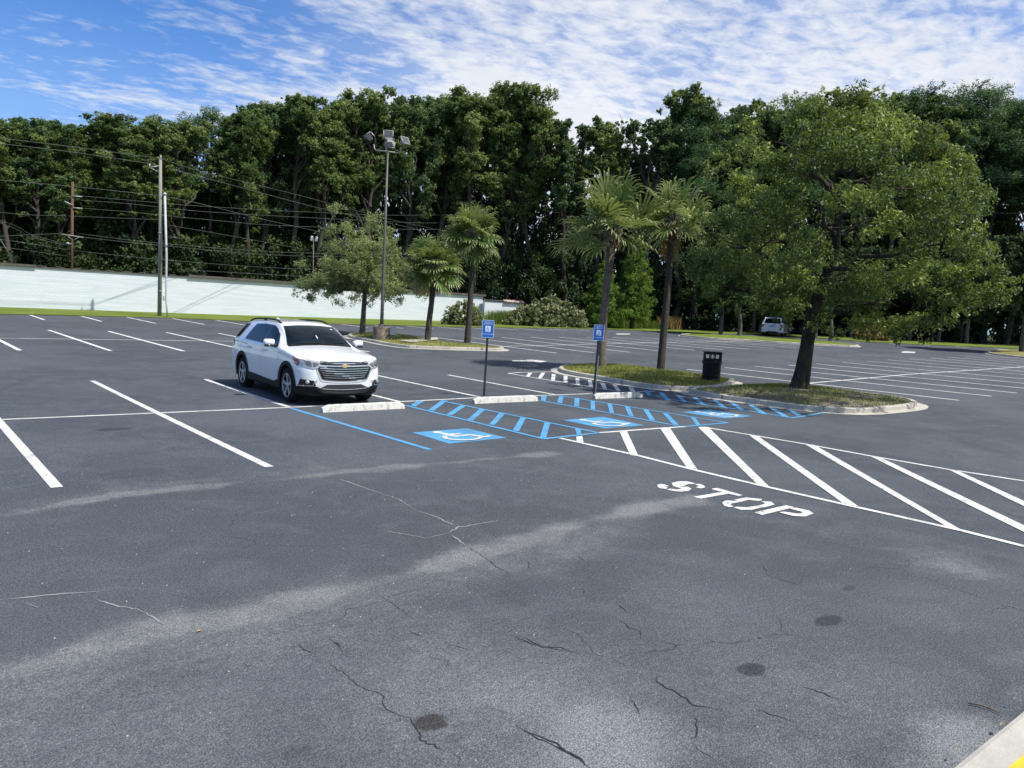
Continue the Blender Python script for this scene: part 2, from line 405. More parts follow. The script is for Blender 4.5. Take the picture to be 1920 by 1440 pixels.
def offset_poly(poly, d):
    poly = ccw(poly); n = len(poly); out = []
    for i in range(n):
        a, b, c = Vector(poly[i-1]), Vector(poly[i]), Vector(poly[(i+1) % n])
        e1 = (b-a).normalized(); e2 = (c-b).normalized()
        n1 = Vector((-e1.y, e1.x)); n2 = Vector((-e2.y, e2.x))
        m = (n1+n2); l = m.length
        m = m/l if l > 1e-6 else n1
        k = d/max(.45, m.dot(n1)); out.append(tuple(b+m*k))
    return out
def smooth_poly(poly, it=1):
    for _ in range(it):
        out = []
        for i in range(len(poly)):
            a, b = poly[i], poly[(i+1) % len(poly)]
            out += [(a[0]*.8+b[0]*.2, a[1]*.8+b[1]*.2), (a[0]*.2+b[0]*.8, a[1]*.2+b[1]*.8)]
        poly = out
    return poly
def densify(poly, step=.8):
    out = []
    for i in range(len(poly)):
        a, b = poly[i], poly[(i+1) % len(poly)]; l = math.hypot(b[0]-a[0], b[1]-a[1]); n = max(1, int(l/step))
        out += [(a[0]+(b[0]-a[0])*k/n, a[1]+(b[1]-a[1])*k/n) for k in range(n)]
    return out

# ================================================================== camera, light, sky
SUN_AZ, SUN_EL = R(-63.0), R(57.0)           # direction towards the sun, angle from +x
SUN = Vector((math.cos(SUN_AZ)*math.cos(SUN_EL), math.sin(SUN_AZ)*math.cos(SUN_EL), math.sin(SUN_EL)))
def setup_camera_light():
    yaw, pitch, roll = R(40.33662), R(5.44827), R(2.94627)
    f = Vector((math.sin(yaw)*math.cos(pitch), math.cos(yaw)*math.cos(pitch), -math.sin(pitch)))
    r0 = Vector((math.cos(yaw), -math.sin(yaw), 0)); u0 = r0.cross(f)
    r = math.cos(roll)*r0+math.sin(roll)*u0; u = -math.sin(roll)*r0+math.cos(roll)*u0
    cam = bpy.data.cameras.new('camera'); cam.sensor_width = 36; cam.sensor_fit = 'HORIZONTAL'
    cam.lens = 1445.994/1920*36; cam.clip_start = .05; cam.clip_end = 3000
    o = bpy.data.objects.new('camera', cam)
    o.matrix_world = Matrix(((r.x, u.x, -f.x, 0), (r.y, u.y, -f.y, 0), (r.z, u.z, -f.z, 2.3), (0, 0, 0, 1)))
    C.objects.link(o); scene.camera = o
    sl = bpy.data.lights.new('sun', 'SUN'); sl.energy = 5.7; sl.angle = R(.53); sl.color = (1.0, .955, .88)
    so = bpy.data.objects.new('sun', sl); so.rotation_euler = SUN.to_track_quat('Z', 'Y').to_euler(); so.location = (0, 0, 60)
    C.objects.link(so)
    w = bpy.data.worlds.new('World'); scene.world = w; w.use_nodes = True; nt = w.node_tree
    bg = nt.nodes['Background']; bg.inputs['Strength'].default_value = .10
    sky = N(nt, 'ShaderNodeTexSky'); sky.sky_type = 'NISHITA'; sky.sun_disc = False
    sky.sun_elevation = SUN_EL; sky.sun_rotation = math.atan2(SUN.x, SUN.y); sky.altitude = 10
    sky.air_density = 1.0; sky.dust_density = .35; sky.ozone_density = 1.6
    tc = N(nt, 'ShaderNodeTexCoord'); sep = N(nt, 'ShaderNodeSeparateXYZ'); L(nt, tc.outputs['Generated'], sep.inputs[0])
    z = math_n(nt, 'MAXIMUM', sep.outputs[2], .03); z = math_n(nt, 'ADD', z, .05)
    px = math_n(nt, 'DIVIDE', sep.outputs[0], z); py = math_n(nt, 'DIVIDE', sep.outputs[1], z)
    cb = N(nt, 'ShaderNodeCombineXYZ'); L(nt, px, cb.inputs[0]); L(nt, py, cb.inputs[1])
    # stretched ripple pattern (altocumulus), broad cover and thin veil
    mp = N(nt, 'ShaderNodeMapping'); mp.inputs['Rotation'].default_value = (0, 0, R(62)); mp.inputs['Scale'].default_value = (1.0, 1.5, 1)
    L(nt, cb.outputs[0], mp.inputs['Vector'])
    rip = noise(nt, mp.outputs[0], 9.5, 4, .62, .35)
    mp3 = N(nt, 'ShaderNodeMapping'); mp3.inputs['Rotation'].default_value = (0, 0, R(20)); mp3.inputs['Scale'].default_value = (.8, 1.5, 1)
    L(nt, cb.outputs[0], mp3.inputs['Vector'])
    puff = noise(nt, mp3.outputs[0], 2.1, 5, .6, .2)
    mp2 = N(nt, 'ShaderNodeMapping'); mp2.inputs['Location'].default_value = (CLOUD_OFF[0], CLOUD_OFF[1], 0); L(nt, cb.outputs[0], mp2.inputs['Vector'])
    big = noise(nt, mp2.outputs[0], .55, 4, .55, .3)
    # more cloud towards +x (right of the view), clear towards the left
    side = maprange(nt, math_n(nt, 'SUBTRACT', px, math_n(nt, 'MULTIPLY', py, .42)), -1.15, 1.25)
    cover = math_n(nt, 'ADD', math_n(nt, 'MULTIPLY', side, .72), math_n(nt, 'MULTIPLY', maprange(nt, big,   .36, .64), .50))
    dens = math_n(nt, 'ADD', math_n(nt, 'MULTIPLY', rip, .46), math_n(nt, 'MULTIPLY', puff, .54))
    th = math_n(nt, 'SUBTRACT', .665, math_n(nt, 'MULTIPLY', cover, .32))
    a = math_n(nt, 'SUBTRACT', dens, th)
    a = maprange(nt, a, -.125, .24)
    veil = math_n(nt, 'MAXIMUM', math_n(nt, 'MULTIPLY', math_n(nt, 'MULTIPLY', cover, cover), .40), maprange(nt, sep.outputs[2], .34, .08, 0., .22))
    a = math_n(nt, 'MAXIMUM', math_n(nt, 'MULTIPLY', a, .93), veil)
    a = math_n(nt, 'MULTIPLY', a, maprange(nt, sep.outputs[2], -.01, .06), True)
    shade = maprange(nt, puff, .35, .7, .0, 1.)
    ccol = mixc(nt, shade, (9.7, 9.8, 10.1), (8.5, 8.8, 9.3))
    skyc = mixc(nt, 1.0, sky.outputs[0], (.56, 1.02, 1.62), 'MULTIPLY')
    L(nt, mixc(nt, a, skyc, ccol), bg.inputs['Color'])
    scene.view_settings.view_transform = 'Standard'; scene.view_settings.look = 'None'
    scene.view_settings.exposure = 0; scene.view_settings.gamma = 1
    try:
        scene.cycles.max_bounces = 6; scene.cycles.diffuse_bounces = 3; scene.cycles.transmission_bounces = 3
        scene.cycles.use_adaptive_sampling = True; scene.cycles.use_denoising = True
        scene.cycles.caustics_reflective = False; scene.cycles.caustics_refractive = False
        w.cycles.sampling_method = 'MANUAL'; w.cycles.sample_map_resolution = 512
    except Exception: pass
CLOUD_OFF = (1.3, .4)

# ================================================================== ground
def poly_dist(X, Y, pts):
    D = np.full(X.shape, 1e9)
    for (ax, ay), (bx, by) in zip(pts[:-1], pts[1:]):
        dx, dy = bx-ax, by-ay; t = np.clip(((X-ax)*dx+(Y-ay)*dy)/(dx*dx+dy*dy), 0, 1)
        D = np.minimum(D, np.hypot(X-ax-t*dx, Y-ay-t*dy))
    return D
WEAR = [  # pale worn bands in the asphalt: polyline, half width, strength
 ([(0.589,5.253),(0.928,5.28),(1.354,5.377),(1.866,5.329),(2.269,5.36),(2.8,5.381),(3.468,5.426),(4.143,5.505),(4.882,5.624),(5.75,5.763),(6.582,5.83),(7.394,5.87),(8.174,5.896)], .21, 1.0),
 ([(0.566,5.05),(0.887,5.051),(1.291,5.128),(1.785,5.094),(2.169,5.12),(2.671,5.126),(3.322,5.191),(3.973,5.272),(4.667,5.368),(5.502,5.507),(6.296,5.567)], .55, .62),
 ([(0.183,8.587),(1.021,8.958),(1.619,9.176),(2.34,9.325),(2.993,9.337),(3.747,9.265),(5.411,9.254),(6.543,9.195),(7.693,9.096),(8.664,9.032)], .13, .85),
 ([(0.186,8.715),(1.036,9.087),(1.648,9.341),(2.385,9.504),(3.061,9.552),(3.86,9.547),(4.765,9.572)], .25, .42),
 ([(8.174,5.896),(8.097,5.057),(8.245,4.448),(8.387,3.768),(8.209,3.133),(8.145,2.612),(8.186,2.005)], .28, .38),
 ([(12.102,4.88),(14.798,5.103),(18.502,5.205),(24.657,5.429)], .30, .28),
 ([(8.832,8.954),(8.989,7.489),(9.2,6.384)], .25, .25),
 ([(6.034,13.01),(6.213,10.649),(6.079,8.925)], .35, .16),
 ([(4.275,1.47),(4.857,1.438),(5.716,1.449)], .16, .75),
 ([(5.497,2.095),(5.787,1.757),(6.444,1.663)], .09, .45)]
BLUE = [  # cool pale patches: centre, radius, strength
 ((2.686,3.299), 1.7, .42), ((4.461,2.308), 1.5, .34), ((1.05,4.164), 1.5, .36), ((5.059,3.839), 1.3, .22),
 ((2.991,2.618), .62, .75), ((2.959,3.337), .55, .55), ((3.112,4.35), .6, .3), ((3.701,1.878), .45, .35),
 ((8.176,2.865), .55, .55), ((4.782,1.358), .45, .6), ((2.14,4.221), .8, .28), ((8.123,6.941), 1.2, .2),
 ((2.557,2.69), .5, .5), ((2.105,7.459), 1.2, .12), ((2.366,3.592), .6, .4)]
STAINS = [(*(2.369,3.344), .105, .09, .95, (.36, .30, .27)), (*(4.491,2.678), .12, .085, .92, (.32, .32, .34)),
 (*(5.765,2.806), .17, .08, .85, (.38, .38, .40)), (*(6.656,3.079), .10, .04, .7, (.52, .52, .54)),
 (*(3.164,13.83), .28, .16, .8, (.50, .50, .54)), (*(2.382,3.139), .06, .05, .5, (.6, .55, .5)),
 (*(4.648,17.788), .30, .14, .5, (.7, .7, .72)), (*(2.79,10.365), .7, .28, .45, (.72, .72, .76)), (*(1.664,3.492), .09, .06, .5, (.6,.6,.6))]
def build_ground():
    big = [-1500, -700, -300, -140, -80, -60]+[i*8. for i in range(-7, 20)]+[160, 220, 320, 700, 1500]
    xs = np.array(sorted(set(big))); ys = xs.copy()
    X, Y = np.meshgrid(xs, ys); Z = zt_np(X, Y)-.16
    n, m = X.shape; V = np.stack([X, Y, Z], -1).reshape(-1, 3)
    F = [(j*m+i, j*m+i+1, (j+1)*m+i+1, (j+1)*m+i) for j in range(n-1) for i in range(m-1)]
    o = mesh_obj('ground', V, F, 'soil', smooth=True); tag(o, 'dark soil and leaf litter under and beyond the trees', kind='structure')
    xs = np.concatenate([np.arange(-70, -5, 1.5), np.arange(-5, 16, .09), np.arange(16, 128, 1.0)])
    ys = np.concatenate([np.arange(-30, .6, 1.5), np.arange(.6, 13, .09), np.arange(13, 78, 1.0)])
    X, Y = np.meshgrid(xs, ys); Z = zt_np(X, Y); n, m = X.shape
    V = np.stack([X, Y, Z], -1).reshape(-1, 3)
    idx = np.arange(n*m).reshape(n, m)
    F = np.stack([idx[:-1, :-1], idx[:-1, 1:], idx[1:, 1:], idx[1:, :-1]], -1).reshape(-1, 4)
    me = bpy.data.meshes.new('parking_lot'); me.vertices.add(len(V)); me.vertices.foreach_set('co', V.reshape(-1).astype(np.float32))
    me.loops.add(len(F)*4); me.loops.foreach_set('vertex_index', F.reshape(-1).astype(np.int32))
    me.polygons.add(len(F)); me.polygons.foreach_set('loop_start', np.arange(0, len(F)*4, 4, dtype=np.int32))
    me.polygons.foreach_set('loop_total', np.full(len(F), 4, dtype=np.int32))
    me.polygons.foreach_set('use_smooth', np.ones(len(F), dtype=bool))
    x, y = V[:, 0], V[:, 1]; rng = np.random.default_rng(4)
    wob = .10*np.sin(x*2.1+y*1.3)+.07*np.sin(x*4.7-y*3.9+1)+.04*np.sin(9*x+7*y)
    W = np.zeros(len(V)); B = np.zeros(len(V))
    for pts, hw, s in WEAR:
        d = poly_dist(x, y, pts); W = np.maximum(W, s*np.clip(1.25-(d+wob*.7)/(hw*1.5), 0, 1)**1.3*.8)
    for (cx, cy), rr, s in BLUE:
        d = np.hypot(x-cx, y-cy)+wob; B = np.maximum(B, s*np.clip(1.2-d/(rr*1.2), 0, 1))
    for nm, a in (('wear', W), ('blue', B)):
        at = me.attributes.new(nm, 'FLOAT', 'POINT'); at.data.foreach_set('value', a.astype(np.float32))
    me.materials.append(MATS['asphalt']); me.update(calc_edges=True)
    o = link(bpy.data.objects.new('parking_lot', me)); tag(o, 'grey asphalt parking lot with worn pale bands', kind='structure')
    # grass verge between the asphalt and the wall / trees
    edge = [(-70, 58.5), (-30, 58), (-10, 57.6)] + [(6.475,55.718),(9.74,56.666),(14.315,57.249),(17.839,57.239),(21.39,55.949),(28.812,54.93),(33.256,54.277),(37.05,53.143),(41.279,53.306),(45.497,53.014),(52.335,52.967),(56.551,51.801),(60.679,46.491),(64.432,45.105),(67.289,43.663),(70.324,42.565),(72.168,40.706),(73.721,38.153),(72.268,34.497),(74.777,32.38),(76.158,30.672),(79.38,28.459),(82.267,26.238),(83.262,24.546)]
    e = edge[-1]; edge += [(e[0]+4, e[1]-12), (e[0]+8, e[1]-40)]
    back = [(-70, 67), (-20, 67), (50, 67), (56, 64), (63, 59.5), (69, 54), (76, 46.5), (84, 38.5), (88.5, 31), (93, 20), (98, -15)]
    rr = random.Random(3)
    ed = []
    for a, b in zip(edge[:-1], edge[1:]):
        l = math.hypot(b[0]-a[0], b[1]-a[1]); k = max(1, int(l/.9))
        for i in range(k):
            t = i/k; ed.append((a[0]+(b[0]-a[0])*t+rr.uniform(-.10, .10), a[1]+(b[1]-a[1])*t+rr.uniform(-.22, .22)))
    v = drape('grass_verge', [ed+back[::-1]], 'grass_verge', .035, 1.5, label='strip of bright mown grass between the asphalt and the wall and trees')
    rim = []
    for a, b in zip(ed[:-1], ed[1:]):
        rim.append([(a[0], a[1]-.30), (b[0], b[1]-.30), (b[0], b[1]+.02), (a[0], a[1]+.02)])
    o = drape('dirt_edge', [r for r in rim if r[0][0] < 58], 'leaf_litter', .012, 2.0)
    drape('forest_floor', [[(-70, 67.4), (50, 67.4)]+[(p[0]+.5, p[1]+.4) for p in back[3:]]+[(140, -30), (140, 140), (-70, 140)]], 'soil', .02, 2.5)
    # sidewalk and kerb corner at the lower right, next to the photographer
    a, b = (4.421,1.366), (5.375,1.349)
    d = Vector((b[0]-a[0], b[1]-a[1])).normalized(); nn = Vector((d.y, -d.x))
    if nn.dot(Vector((4.735,1.174))-Vector(a)) < 0: nn = -nn
    p0 = Vector(a)-d*1.6; p1 = Vector(a)+d*5
    # the near face of the kerb stands on the traced edge
    V = []; prof = [(0, -.05), (.0, .03), (.012, .05), (.04, .058), (1.9, .066)]
    segs = 14
    for i in range(segs+1):
        q = p0+(p1-p0)*i/segs
        for w, z in prof: V.append((q.x+nn.x*w, q.y+nn.y*w, z))
    k = len(prof); F = [(i*k+j, (i+1)*k+j, (i+1)*k+j+1, i*k+j+1) for i in range(segs) for j in range(k-1)]
    o = mesh_obj('sidewalk', V, F, 'concrete'); tag(o, 'tan concrete kerb and sidewalk at the near corner', kind='structure')
    ya, yb = Vector((4.631,1.218)), Vector((4.889,1.206))
    yd = (yb-ya).normalized(); y0 = ya-yd*1.0; y1 = yb+yd*4
    q = [y0+nn*.05, y1+nn*.05, y1+nn*.16, y0+nn*.16]
    o = mesh_obj('yellow_stripe', [(p.x, p.y, .0665+.004) for p in q], [(0, 1, 2, 3)], 'yellow'); tag(o, 'yellow painted stripe on the sidewalk', kind='structure')

def crack_geo(name, lines, mat, w0, seed, label):
    rr = random.Random(seed); V = []; F = []
    for pts in lines:
        P = [Vector(p) for p in pts]; Q = []
        for a, b in zip(P[:-1], P[1:]):
            l = (b-a).length; n = max(2, int(l/.035))
            for i in range(n):
                q = a.lerp(b, i/n); nn = Vector((-(b-a).y, (b-a).x)).normalized()
                Q.append(q+nn*rr.gauss(0, .006+.0))
        Q.append(P[-1]); o = len(V); wv = 1.0
        for i, q in enumerate(Q):
            t = (Q[min(i+1, len(Q)-1)]-Q[max(i-1, 0)]).normalized(); nn = Vector((-t.y, t.x))
            wv = min(1.5, max(.4, wv+rr.uniform(-.3, .3))); e = min(1, i/4, (len(Q)-1-i)/4)
            w = w0*wv*max(.15, e)/2
            V += [(q.x+nn.x*w, q.y+nn.y*w, zt(q.x, q.y)+.0035), (q.x-nn.x*w, q.y-nn.y*w, zt(q.x, q.y)+.0035)]
        F += [(o+2*i, o+2*i+1, o+2*i+3, o+2*i+2) for i in range(len(Q)-1)]
    o = mesh_obj(name, V, F, mat); tag(o, label, kind='structure')

def build_markings():
    WL = []   # white lines (segment, width)
    near = [((1.692,9.986),(1.8,21.25)),((4.23,10.008),(4.362,21.179)),((6.93,15.4),(7.052,21.022)),((9.72,15.5),(9.86,21.3)),((12.281,15.675),(12.45,21.3)),((14.809,15.574),(15.023,21.025))]
    WL += [(a, b, .125) for a, b in near]
    WL += [(a, b, .10) for a, b in [((1.815,15.449),(4.248,15.421)),((4.248,15.421),(6.923,15.392)),((6.923,15.392),(12.281,15.629)),((12.281,15.629),(16.164,15.436)),((16.164,15.436),(18.866,15.334))]]
    # double row across the aisle, left part
    WL += [((x-.05, 41.4), (x+.05, 30.2), .125) for x in (1.25, 4.0, 6.76, 9.28, 11.95, 14.6, 17.2)]
    WL += [((-12, 35.9), (19.0, 35.7), .10)]
    WL += [((x-.05, 41.4), (x+.05, 30.2), .125) for x in (-9.7, -7, -4.2, -1.5)]
    # row against the grass
    ends = [(-9, 50.4), (-6.2, 50.4), (-3.3, 50.4), (-.5, 50.4), (2.3, 50.5), (5.15, 50.5)]+[(7.976,50.558),(10.893,50.484),(13.725,49.847),(16.72,50.173)]+[(19.5, 50.1), (22.3, 50)]+[(28.586,50.358),(31.319,49.959),(33.945,49.683),(36.606,49.327),(39.312,49.192),(41.947,48.862),(44.44,48.63),(47.459,48.88),(49.571,48.095),(52.287,47.88)]
    for x, y in ends: WL.append(((x, y), (x+.12, y+7.2), .125))
    # double row in the middle
    starts = [((27.759,40.441),(27.8,29.278)),((30.475,40.093),(30.54,29.205)),((33.372,40.616),(33.418,29.141)),((36.239,40.872),(36.567,29.69)),((39.003,40.855),(40.023,29.601)),((41.686,40.716),(43.0,29.597)),((44.462,40.675),(46.027,29.613)),((47.588,40.451),(49.583,29.818)),((50.338,39.811),(52.69,29.898)),((51.843,38.028),(56.095,29.728))]
    WL += [(a, b, .12) for a, b in starts]
    c = [(27.495,33.569),(30.27,33.935),(44.757,35.757),(55.197,35.986)]
    WL += [(a, b, .10) for a, b in zip(c[:-1], c[1:])]
    # double row on the right, in front of the oak
    st = [(27.747,20.857),(30.701,20.941),(33.304,20.997),(36.081,20.868),(38.926,20.906),(41.939,20.961),(45.168,21.106),(48.125,21.252),(51.352,21.293),(54.36,21.241),(57.249,21.26),(60.068,21.115)]
    for x, y in st: WL.append(((x, y), (x+.05, 9.82), .12))
    x = st[-1][0]
    for k in range(1, 4): WL.append(((x+2.87*k, 20.9), (x+2.87*k, 9.8), .12))
    c = [(24.143,14.964),(27.897,15.183),(37.572,15.64),(52.876,15.347)]
    WL += [(a, b, .10) for a, b in zip(c[:-1], c[1:])]; WL.append((c[-1], (c[-1][0]+12, c[-1][1]), .10))
    # far short marks by the right hand grass
    WL += [(a, b, .14) for a, b in [((70.876,34.458),(70.389,33.793)),((73.134,32.197),(72.753,31.544)),((75.912,30.382),(75.007,29.361)),((78.203,28.401),(77.668,27.116)),((80.831,26.109),(79.905,24.651)),((70.189,27.631),(72.017,26.324))]]
    nearp = [strip(a, b, w) for a, b, w in WL if max(a[1], b[1]) < 24 and max(a[0], b[0]) < 26]
    farp = [strip(a, b, w*1.22) for a, b, w in WL if not (max(a[1], b[1]) < 24 and max(a[0], b[0]) < 26)]
    drape('parking_lines', nearp, 'white_paint', .004, 1.2, label='white painted lines marking the nearer parking bays')
    drape('parking_lines', farp, 'white_paint_far', .012, 1.2, label='white painted lines marking the farther parking bays')
    # ---- hatched white area beside STOP
    f = 2.0; o = (960, 780)
    out = [(9.789,10.087),(9.832,8.238),(9.736,7.012),(9.731,5.776),(9.758,4.49),(9.801,3.274),(9.739,2.631),(9.605,1.708)]
    up = [(13.828,9.871),(13.972,7.52),(13.934,6.284),(13.972,4.971),(14.142,3.924),(14.306,2.659)]
    top = [(10.975,10.234),(12.704,10.131),(13.46,10.064)]
    hp = [strip(a, b, .10) for pts in (out, up, top) for a, b in zip(pts[:-1], pts[1:])]
    hp += [[(12.686,10.102),(12.989,10.092),(9.791,7.028),(9.769,7.213)],[(13.718,9.915),(13.951,9.822),(9.728,5.741),(9.697,5.903)],[(13.907,8.806),(13.948,8.615),(9.775,4.48),(9.735,4.655)],[(13.982,7.61),(14.047,7.424),(9.777,3.251),(9.781,3.412)],[(13.937,6.31),(13.987,6.15),(10.01,2.135),(9.874,2.269)],[(13.987,5.01),(14.025,4.874),(10.476,1.656),(10.304,1.781)]]
    hp += [[(10.206,10.081),(10.373,10.093),(9.871,9.561),(9.834,9.699)],[(11.458,10.125),(11.674,10.126),(9.785,8.198),(9.743,8.348)]]
    drape('hatched_marking', hp, 'white_paint', .0075, .8, label='white hatched no parking area beside the word STOP')
    # ---- white hatch beside the palm island
    hp = [[(18.694,21.116),(18.861,21.09),(17.691,19.931),(17.61,20.024)],[(19.249,21.027),(19.465,21.049),(17.678,19.294),(17.638,19.428)],[(19.367,20.582),(19.46,20.482),(17.57,18.503),(17.536,18.656)],[(19.418,20.018),(19.478,19.87),(17.594,17.929),(17.582,18.096)],[(19.328,19.308),(19.358,19.144),(17.531,17.3),(17.511,17.463)],[(19.233,18.6),(19.22,18.4),(17.466,16.653),(17.416,16.773)],[(18.876,17.688),(18.955,17.55),(17.443,16.02),(17.381,16.141)],[(18.951,17.196),(19.014,17.064),(17.566,15.575),(17.505,15.694)]]
    hp += [[(18.815,16.379),(18.934,16.285),(17.842,15.211),(17.666,15.259)]]
    ln = [[(17.699,21.078),(17.612,18.302),(17.507,15.616)],[(17.699,21.078),(18.463,21.323),(20.04,21.292)]]
    hp += [strip(a, b, .10) for pts in ln for a, b in zip(pts[:-1], pts[1:])]
    drape('hatched_marking', hp, 'white_paint', .0075, .8, label='narrow white hatched strip along the kerb of the palm island')
    # ---- blue access aisles
    bl = [[(10.26,15.543),(10.381,15.453),(9.613,14.666),(9.599,14.866)],[(10.876,15.443),(10.979,15.33),(9.597,13.916),(9.528,14.031)],[(10.833,14.579),(10.889,14.433),(9.621,13.243),(9.521,13.322)],[(10.817,13.837),(10.886,13.718),(9.557,12.438),(9.505,12.557)],[(10.873,13.183),(10.896,13.015),(9.602,11.783),(9.556,11.895)],[(10.913,12.501),(10.926,12.345),(9.587,11.012),(9.525,11.125)],[(10.91,11.729),(10.917,11.566),(9.544,10.199),(9.464,10.281)],[(10.888,10.811),(10.942,10.697),(10.479,10.217),(10.344,10.205)]]
    s1 = [[(9.48,14.896),(9.465,12.25),(9.443,10.144)],[(10.796,15.318),(10.898,12.509),(10.975,10.234)],[(9.424,10.152),(10.988,10.228)]]
    b2 = [[(14.15,15.409),(14.314,15.363),(13.484,14.515),(13.473,14.663)],[(14.686,15.259),(14.763,15.173),(13.588,14.0),(13.559,14.15)],[(14.807,14.783),(14.951,14.74),(13.577,13.377),(13.505,13.48)],[(14.779,14.152),(14.829,14.048),(13.525,12.771),(13.504,12.905)],[(14.909,13.672),(14.92,13.525),(13.556,12.191),(13.502,12.283)],[(14.872,13.035),(14.939,12.931),(13.572,11.594),(13.54,11.722)],[(14.866,12.419),(14.917,12.297),(13.533,10.937),(13.465,11.028)]]
    b2 += [[(14.789,11.741),(14.87,11.653),(13.498,10.242),(13.428,10.351)],[(14.885,10.992),(14.963,10.907),(13.972,10.023),(13.868,10.063)]]
    s2 = [[(13.406,14.67),(13.428,12.268),(13.385,10.125)],[(14.734,15.308),(14.884,13.247),(14.964,11.118),(14.996,10.03)],[(13.398,10.073),(15.019,10.046)]]
    b3 = [[(18.629,15.587),(18.723,15.501),(18.006,14.738),(17.812,14.737)],[(18.689,15.063),(18.786,14.948),(17.308,13.48),(17.167,13.524)],[(18.665,14.407),(18.82,14.361),(17.424,12.995),(17.284,13.04)],[(18.704,13.785),(18.837,13.745),(17.437,12.343),(17.311,12.432)],[(19.199,13.552),(19.238,13.404),(17.444,11.699),(17.435,11.883)],[(18.967,12.776),(19.057,12.67),(17.513,11.191),(17.376,11.282)],[(18.888,12.05),(18.975,11.948),(17.465,10.533),(17.332,10.623)],[(18.963,11.472),(19.049,11.372),(17.542,9.981),(17.431,10.082)],[(19.001,10.927),(19.061,10.815),(18.232,10.043),(18.07,10.104)]]
    s3 = [[(17.794,14.877),(17.419,12.797),(17.604,11.403),(17.497,9.895)],[(17.419,9.878),(19.422,10.116)]]
    for nm, bars, st_ in (('first blue hatched access aisle, between the two nearer wheelchair symbols', bl, s1),
                          ('second blue hatched access aisle, behind the middle wheelchair symbol', b2, s2),
                          ('third blue hatched access aisle, in shade along the oak kerb', b3, s3)):
        pp = bars+[strip(a, b, .10) for pts in st_ for a, b in zip(pts[:-1], pts[1:])]
        drape('access_aisle_marking', pp, 'blue_paint', .0075, .8, label=nm)
    drape('blue_line', [strip(*((6.887,15.232),(6.953,10.14)), .11)], 'blue_paint', .006, .8, label='single blue line beside the first wheelchair bay')
    # ---- wheelchair symbols
    def isa(cor, label):
        A, B, Cc, D = [Vector(c) for c in cor]     # top-left, top-right, bottom-right, bottom-left
        mp = lambda u, v: tuple(((D*(1-u)+Cc*u)*(1-v)+(A*(1-u)+B*u)*v))
        drape('wheelchair_panel', [[tuple(A), tuple(B), tuple(Cc), tuple(D)]], 'blue_paint', .004, .6, label='blue square behind the symbol: '+label)
        W = []
        W.append([mp(.36+.075*math.cos(a), .86+.075*math.sin(a)) for a in [2*PI*k/14 for k in range(14)]])
        def seg(p, q, w):
            p, q = Vector(p), Vector(q); d = (q-p).normalized()*1; n = Vector((-d.y, d.x))*w/2
            return [mp(*(p+n)), mp(*(p-n)), mp(*(q-n)), mp(*(q+n))]
        W += [seg((.365, .77), (.40, .45), .10), seg((.385, .62), (.62, .62), .07), seg((.36, .455), (.68, .455), .09), seg((.65, .48), (.77, .18), .095), seg((.76, .205), (.88, .24), .075)]
        pts = [(.44+.27*math.cos(a), .32+.25*math.sin(a)) for a in [R(125)+R(215)*k/18 for k in range(19)]]
        for a, b in zip(pts[:-1], pts[1:]): W.append(seg(a, b, .07))
        for k, w_ in enumerate(W): pass
        V = []; F = []
        for k, poly in enumerate(W):
            v, f_ = cells(ccw(poly), .5); oo = len(V)
            V += [(a, b, zt(a, b)+.0075+.0006*k) for a, b in v]; F += [[i+oo for i in q] for q in f_]
        ob = mesh_obj('wheelchair_symbol', V, F, 'white_paint'); tag(ob, label, kind='structure')
    isa([(7.595,11.666),(8.838,11.674),(8.873,10.526),(7.569,10.462)], 'white wheelchair symbol on blue, nearest the single blue line')
    isa([(11.51,11.801),(12.792,11.831),(12.744,10.57),(11.527,10.603)], 'white wheelchair symbol on blue, middle bay')
    isa([(15.48,11.69),(16.679,11.726),(16.72,10.518),(15.616,10.513)], 'white wheelchair symbol on blue, by the shaded oak kerb')
    # ---- STOP, in stencilled letters
    L4 = dict(S=[[(8.355,6.641),(8.445,6.662),(8.482,6.616),(8.465,6.524),(8.395,6.521),(8.359,6.461),(8.287,6.427),(8.246,6.474),(8.251,6.53)],[(8.953,6.44),(8.868,6.436),(8.792,6.516),(8.677,6.514),(8.587,6.394),(8.671,6.356),(8.619,6.258),(8.466,6.198),(8.341,6.213),(8.272,6.3),(8.258,6.404),(8.341,6.405),(8.403,6.327),(8.493,6.325),(8.52,6.495),(8.668,6.636),(8.862,6.64),(8.955,6.571)],[(8.896,6.414),(8.998,6.396),(8.942,6.288),(8.873,6.217),(8.759,6.204),(8.739,6.281),(8.849,6.303)]],
      T=[[(8.888,6.117),(8.999,6.105),(8.947,5.671),(8.842,5.666),(8.857,6.094)],[(8.752,5.931),(8.871,5.919),(8.842,5.82),(8.248,5.836),(8.242,5.947)]],
      O=[[(8.333,5.57),(8.477,5.606),(8.606,5.489),(8.523,5.454),(8.422,5.475),(8.331,5.446),(8.279,5.363),(8.199,5.375),(8.214,5.455)],[(8.597,5.57),(8.861,5.576),(8.985,5.407),(8.915,5.368),(8.846,5.376),(8.776,5.479),(8.582,5.456)],[(8.856,5.341),(8.968,5.263),(8.867,5.151),(8.596,5.133),(8.581,5.23),(8.758,5.234),(8.821,5.256)],[(8.234,5.333),(8.302,5.34),(8.391,5.258),(8.575,5.233),(8.584,5.151),(8.34,5.14),(8.22,5.217)]],
      P=[[(8.253,5.056),(8.968,5.05),(8.978,4.938),(8.236,4.936)],[(8.86,4.932),(8.967,4.911),(8.992,4.75),(8.901,4.64),(8.669,4.616),(8.547,4.71),(8.552,4.899),(8.638,4.883),(8.696,4.756),(8.759,4.726),(8.848,4.749),(8.839,4.878)]])
    V = []; F = []; k = 0
